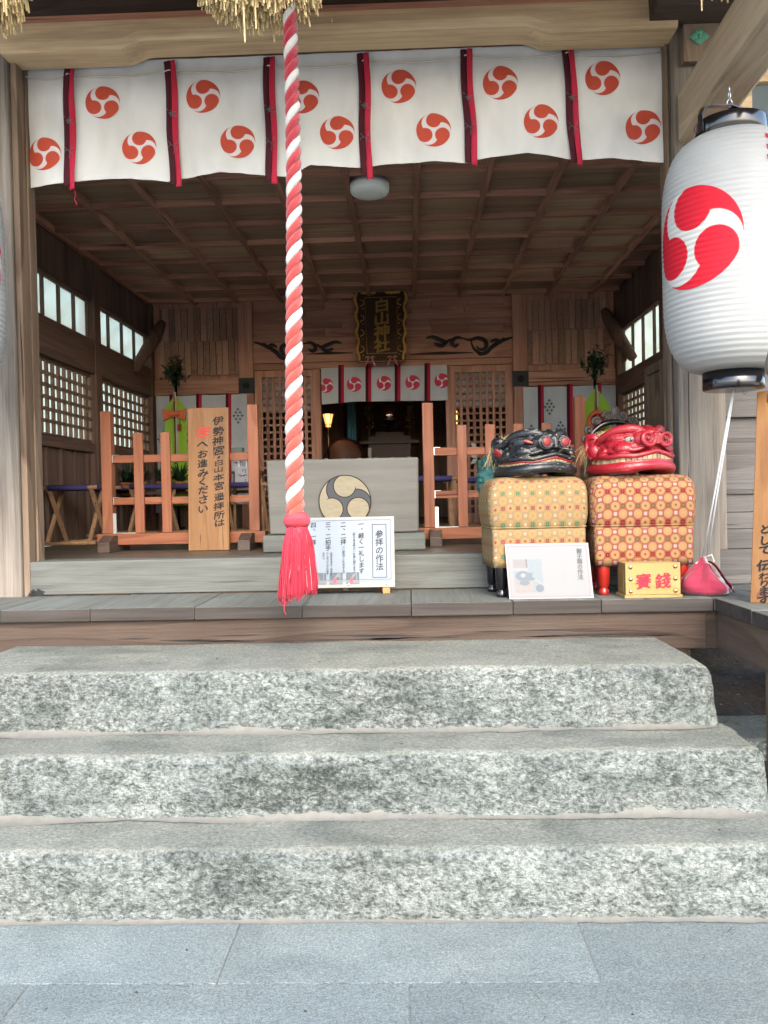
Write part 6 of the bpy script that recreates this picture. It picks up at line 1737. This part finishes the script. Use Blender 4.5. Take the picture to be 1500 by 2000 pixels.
# ---- potted plants with white paper skirts
def make_plant(label, loc, seed, paper):
    t = thing('potted_plant', label, 'plant', loc, 0, 'potted plants in the left bay')
    R = random.Random(seed)
    g = MB(); g.lathe([(.05,0),(.065,.09),(.072,.092),(.072,.105),(.06,.105),(0,.09)], n=24); g.build('pot', M['pot'], t)
    g = MB()
    for i in range(85):
        a = R.uniform(0, 6.28); l = R.uniform(.12, .26); b = R.uniform(.3, 1.3); pts = []
        for k in range(6):
            f = k/5; pts.append((l*f*sin(b)*cos(a)*1.1, l*f*sin(b)*sin(a), .09+l*f*cos(b)+.05*f-.10*f*f*sin(b)))
        n_ = Vector((-sin(a), cos(a), 0)); V = []
        for k, p in enumerate(pts): wd = .011*sin(pi*min(1, (k+.6)/5.6)); V += [Vector(p)-n_*wd, Vector(p)+n_*wd]
        g.add(V, [(2*k, 2*k+1, 2*k+3, 2*k+2) for k in range(5)])
    g.build('foliage', M['leaf'], t)
    if paper:
        g = MB(); g.box(-.05,.05,-.084,-.080,-.22,.05); g.build('paper_strip', M['paper'], t)
        g = MB(); g.box(-.085,-.051,-.083,-.079,-.24,-.03).box(.052,.085,-.083,-.079,-.24,-.03); g.build('red_strip', M['ribbon_dk'], t)
    return t
tb_ = thing('low_table', 'low dark bench holding plants and gift boxes in the left bay', 'table', (P(360,1000,8.75).x, 8.75, FZ+.02))
g = MB(); g.box(-.82, .85, -.18, .2, .40, .43); g.build('top', M['dark_z'], tb_)
for x in (-.78, .81):
    for y in (-.15, .17):
        g = MB(); g.box(x-.02, x+.02, y-.02, y+.02, 0, .399); g.build('leg', M['dark_z'], tb_)
for i, (px, Y, pa, lab) in enumerate(((248, 8.7, 0, 'leafy potted plant farthest left, behind the barrier post'), (275, 8.62, 1, 'leafy potted plant with hanging white paper strip'), (318, 8.7, 1, 'leafy potted plant in an orange pot beside the lime banner'), (352, 8.66, 0, 'sparse potted plant right in front of the lime banner'))):
    make_plant(lab, (P(px, 950, Y).x, Y, FZ+.02+.431), i*7+3, pa)

# ---- gifts wrapped in white paper
def gift(label, px0, px1, py0, py1, Y, bow=True, cat='gift box'):
    a = P(px0, py1, Y); b = P(px1, py0, Y); w = b.x-a.x; h = b.z-a.z
    t = thing('gift_box', label, cat, (a.x+w/2, Y, a.z), 0, 'white gift boxes')
    g = MB(); g.box(-w/2, w/2, 0, .12, 0, h); bd = g.build('wrapping', M['noren'], t, bevel=.003)
    if bow:
        g = MB(); g.box(-w/2, w/2, -.002, -.0005, h*.52, h*.525)
        for s in (-1, 1): g.tube(smooth_line([(0,-.003,h*.52), (s*.03,-.003,h*.60), (s*.045,-.003,h*.56), (0,-.003,h*.52), (s*.03,-.003,h*.44)], 4), .0018, 4)
        g.build('bow', M['skirt_red'], bd)
        g = MB()
        for (dx, z_) in ((.03,.85),(.03,.78),(.03,.70),(.03,.33),(.03,.24),(.03,.12),(.006,.84),(.006,.78)): g.box(dx*1.0-.004, dx+.004, -.002, -.0005, h*z_-.006, h*z_+.004)
        g.build('ink_mark', M['ink'], bd)
    return t
zt8 = P(480, 952, 8.6).z
gift('front white gift box tied with a red cord bow', 459, 488, 911, 949, 8.45)
gift('larger white gift box behind, tied with a red cord bow', 475, 504, 890, 919, 8.62)
gift('white gift box half hidden behind the direction board', 454, 473, 890, 919, 8.64)
t = thing('carton', 'small white carton with a green and red emblem', 'carton', (P(462,880,8.66).x, 8.66, P(462,890,8.66).z)); 
g = MB(); g.box(-.055, .06, 0, .1, .001, .085); cb_ = g.build('box', M['white_paint'], t, bevel=.002)
g = MB(); g.box(-.04,.045,-.002,-.0005,.062,.070).box(.037,.045,-.002,-.0005,.012,.0615); g.build('green_mark', flat('green_print',(.02,.25,.10)), cb_)
g = MB(); g.ball((-.02,-.001,.03), (.012,.001,.012), 10); g.build('red_mark', M['skirt_red'], cb_)
sh2 = thing('shelf', 'small shelf holding the upper gift boxes', 'shelf', (P(480,920,8.65).x, 8.65, FZ+.02))
zs_ = P(480, 920, 8.62).z-FZ-.02
g = MB(); g.box(-.16, .17, -.05, .15, zs_-.02, zs_-.001); g.build('board', M['dark_z'], sh2)
for x in (-.14, .15):
    g = MB(); g.box(x-.012, x+.012, .10, .13, .0, zs_-.021); g.build('leg', M['dark_z'], sh2)
sh3 = thing('tray_table', 'narrow wooden table carrying the front gift box', 'table', (P(480,953,8.45).x, 8.45, FZ+.02))
zq = P(474, 950, 8.45).z-FZ-.02
g = MB(); g.box(-.14, .19, -.03, .14, zq-.02, zq-.001); g.build('top', M['stool'], sh3)
for x in (-.12, .17):
    g = MB(); g.box(x-.012, x+.012, 0, .03, 0, zq-.021); g.build('leg', M['stool'], sh3)
bt = P(503, 952, 8.42)
for (px, lab) in ((466, 'clear glass bottle standing left behind the front gift box'), (481, 'clear glass bottle standing right behind the front gift box')):
    q_ = P(px, 915, 8.58); o = MB().lathe([(.022,0),(.024,.01),(.024,.10),(.012,.15),(.010,.20),(.013,.205),(.013,.23),(0,.23)], n=20).build('bottle', flat('pale_glass', (.45,.52,.50), .1, .6, nz=.05)); o.location = (q_.x, 8.59, zs_+FZ-.0); tag(o, lab, 'bottle', 'bottles beside the gift boxes'); o.location.z = P(px, 911, 8.58).z - .13
g = MB(); g.lathe([(.045,0),(.05,.05),(.035,.09),(.03,.12),(.034,.15),(.02,.175),(0,.18)], n=20)
fig = g.build('figurine', M['white_paint']); fig.location = (bt.x, 8.42, zq+FZ+.021); tag(fig, 'small white and yellow figurine beside the front gift box', 'figurine')
g = MB(); g.box(-.05,.05,-.056,-.05,.0,.07); g.build('yellow_robe', flat('yellow_robe_paint', (.75,.36,.03), .5), fig)

# ---- in the sanctuary
mc = P(760, 808, 12.0)
t = thing('sacred_mirror', 'round polished mirror on a dark stand in the inner sanctuary', 'mirror', (mc.x, 12.0, FZ))
zc = mc.z-FZ; rr = .168
g = MB(); g.tube([(0,.0,zc), (0,.02,zc)], rr, 48); g.build('disc', M['mirror'], t)
g = MB(); g.tube([(rr*cos(a), .01, zc+rr*sin(a)) for a in [i*pi/24 for i in range(49)]], .008, 8, cap=False); g.build('rim', M['plaque'], t)
g = MB()
for s in (-1, 1):
    for i in range(9): a = -pi/2+s*(.4+i*.22); g.ball(((rr+.03+.012*sin(i*2))*cos(a), .01, zc+(rr+.03)*sin(a)), (.026,.014,.026), 8)
g.box(-.2,.2,-.06,.10,zc-.33,zc-.27); g.build('cloud_stand', M['plaque'], t)
g = MB(); g.box(-.30,.30,-.12,.30,0,zc-.331).box(-.42,.42,-.2,.4,zc-.44,zc-.40); g.build('altar', M['plaque'], t)
R = random.Random(3)
for sx, lab in ((-1, 'gilt branch ornament left of the sacred mirror'), (1, 'gilt branch ornament right of the sacred mirror')):
    g = MB()
    for i in range(40): g.ball((R.gauss(0,.03), R.gauss(0,.02), .42+R.uniform(-.18,.14)), (.013,.006,.018), 6)
    g.tube([(0,0,-.2), (0,0,.55)], .006, 6); o = g.build('gilt_ornament', flat('dull_gilt_%d' % (sx+1), (.28,.20,.10), .5, .4, nz=.3, Metallic=.3)); o.location = (mc.x+sx*.29, 11.95, zc+FZ-.45); tag(o, lab, 'ornament', 'gilt ornaments beside the mirror')
dcn = P(674, 892, 10.9)
t = thing('big_drum', 'large drum lying on a stand in the dim sanctuary', 'drum', (dcn.x, 10.9, FZ))
zc = dcn.z-FZ-.02; rr = .24
g = MB(); pr = [(rr-.03,-.26),(rr-.0,-.2),(rr+.03,0),(rr-.0,.2),(rr-.03,.26)]
V = []; 
g.lathe([(0,-.262)]+pr+[(0,.262)], n=40); g.v = [(x, z, y+zc) for x, y, z in g.v]; g.build('barrel', flat('drum_barrel_wood', (.06,.015,.01), .35, .5), t)
g = MB()
for i in range(44): a = i*2*pi/44; g.ball(((rr-.005)*cos(a), -.235, zc+(rr-.005)*sin(a)), .008, 6)
g.build('stud', M['blackmat'], t)
g = MB(); g.tube([(0,-.264,zc), (0,-.268,zc)], rr-.03, 40); g.build('skin', flat('drum_skin_hide', (.09,.045,.03), .6), t)
g = MB(); 
for s in (-1, 1): g.box(s*(rr+.09)-.02, s*(rr+.09)+.02, -.14, -.10, 0, zc+.12); g.box(s*(rr+.05)-.10, s*(rr+.05)+.10, -.16, -.08, 0, .05)
g.box(-rr-.1, rr+.1, -.13, -.11, .12, .17); g.build('stand', flat('grey_drum_stand', (.28,.27,.25), .5), t)

def paper_lamp(label, px, py, Y, kind):
    c = P(px, py, Y); t = thing('paper_lamp', label, 'lamp', (c.x, Y, FZ), 0, 'small lit paper lamps in the sanctuary'); z = c.z-FZ
    if kind == 'taper':
        g = MB(); n_ = 6
        g.lathe([(.028,-.085),(.068,.085)], (0,0,z), n_, smooth=False); g.v = [p for p in g.v]; g.build('shade', M['glow'], t)
        g = MB()
        for k in range(6):
            a = 2*pi*k/6; g.tube([(.029*cos(a), .029*sin(a), z-.087), (.070*cos(a), .070*sin(a), z+.088)], .0035, 5)
        for (r_, zz) in ((.030,-.085), (.040,-.045), (.070,.087)): g.tube([(r_*cos(pi*i/3), r_*sin(pi*i/3), z+zz) for i in range(7)], .0038, 5)
        g.box(-.06,.10,-.01,.01,z+.09,z+.098); g.build('shade_frame', M['blackmat'], t)
        g = MB(); g.tube([(0,0,0), (0,0,z-.09)], .011, 10); g.lathe([(.10,0),(.10,.02),(.02,.03)], n=20); g.build('pole', M['black'], t)
    else:
        g = MB(); g.box(-.035,.035,-.035,.035,z-.085,z+.085); g.build('shade', M['glow'], t)
        g = MB()
        for zz in (-.085, -.035, .045, .085): g.box(-.042,.042,-.042,.042,z+zz-.007,z+zz+.007)
        for sx in (-1, 1):
            for sy in (-1, 1): g.box(sx*.038-.004, sx*.038+.004, sy*.038-.004, sy*.038+.004, z-.09, z+.09)
        g.build('shade_frame', M['stool'], t); g = MB(); g.box(-.01,.01,-.01,.01,0,z-.093); g.box(-.08,.08,-.08,.08,0,.02); g.build('pole', M['black'], t)
    l = bpy.data.lights.new('lamp_light', 'POINT'); l.energy = .35; l.color = (1, .55, .25); l.shadow_soft_size = .06
    lo = bpy.data.objects.new('lamp_light', l); COL.objects.link(lo); lo.location = (c.x, Y-.12, z+FZ)
    return t
paper_lamp('lit tapering paper lamp on a black pole in the sanctuary', 641, 822, 10.6, 'taper')
paper_lamp('lit square paper lamp glimpsed through the right lattice door', 887, 816, 10.4, 'square')
# blue curtain and zigzag paper in the sanctuary
g = MB(); c = P(687, 840, 11.2); g.grid(lambda u, v: (c.x-.06+.12*u, 11.2+.02*sin(u*14), FZ+.6+1.2*v), 20, 4); o = g.build('blue_drape', cloth('dim_blue_cloth', (.05,.16,.22))); tag(o, 'narrow dim blue drape hanging in the sanctuary', 'drape')
c = P(926, 886, 9.6); g = MB()
for i in range(4):
    s = -1 if i % 2 else 1; g.hexa([(s*.012-.025,0,-.06*i-.05), (s*.012+.025,0,-.06*i-.05), (s*.012-.025,.002,-.06*i-.05), (s*.012+.025,.002,-.06*i-.05), (-s*.012-.025,0,-.06*i), (-s*.012+.025,0,-.06*i), (-s*.012-.025,.002,-.06*i), (-s*.012+.025,.002,-.06*i)])
o = g.build('paper_streamer', flat('dull_paper', (.45,.42,.34), .8)); o.location = (c.x, 9.62, c.z+.12); tag(o, 'folded zigzag paper streamer seen through the right barrier', 'paper streamer')
# a framed board leaning by the right wall
hp(MB().box(XR-.35, XR-.31, 6.9, 7.0, FZ, 2.6).box(XR-.35, XR-.31, 7.35, 7.45, FZ, 2.6).box(XR-.35, XR-.31, 7.0, 7.35, 2.05, 2.14).box(XR-.35, XR-.31, 7.0, 7.35, 2.52, 2.6).box(XR-.335, XR-.325, 7.0, 7.35, FZ, 2.52), 'inner_screen', M['post'], .003)
_to.hide_render = True
bpy.data.objects.remove(_to)
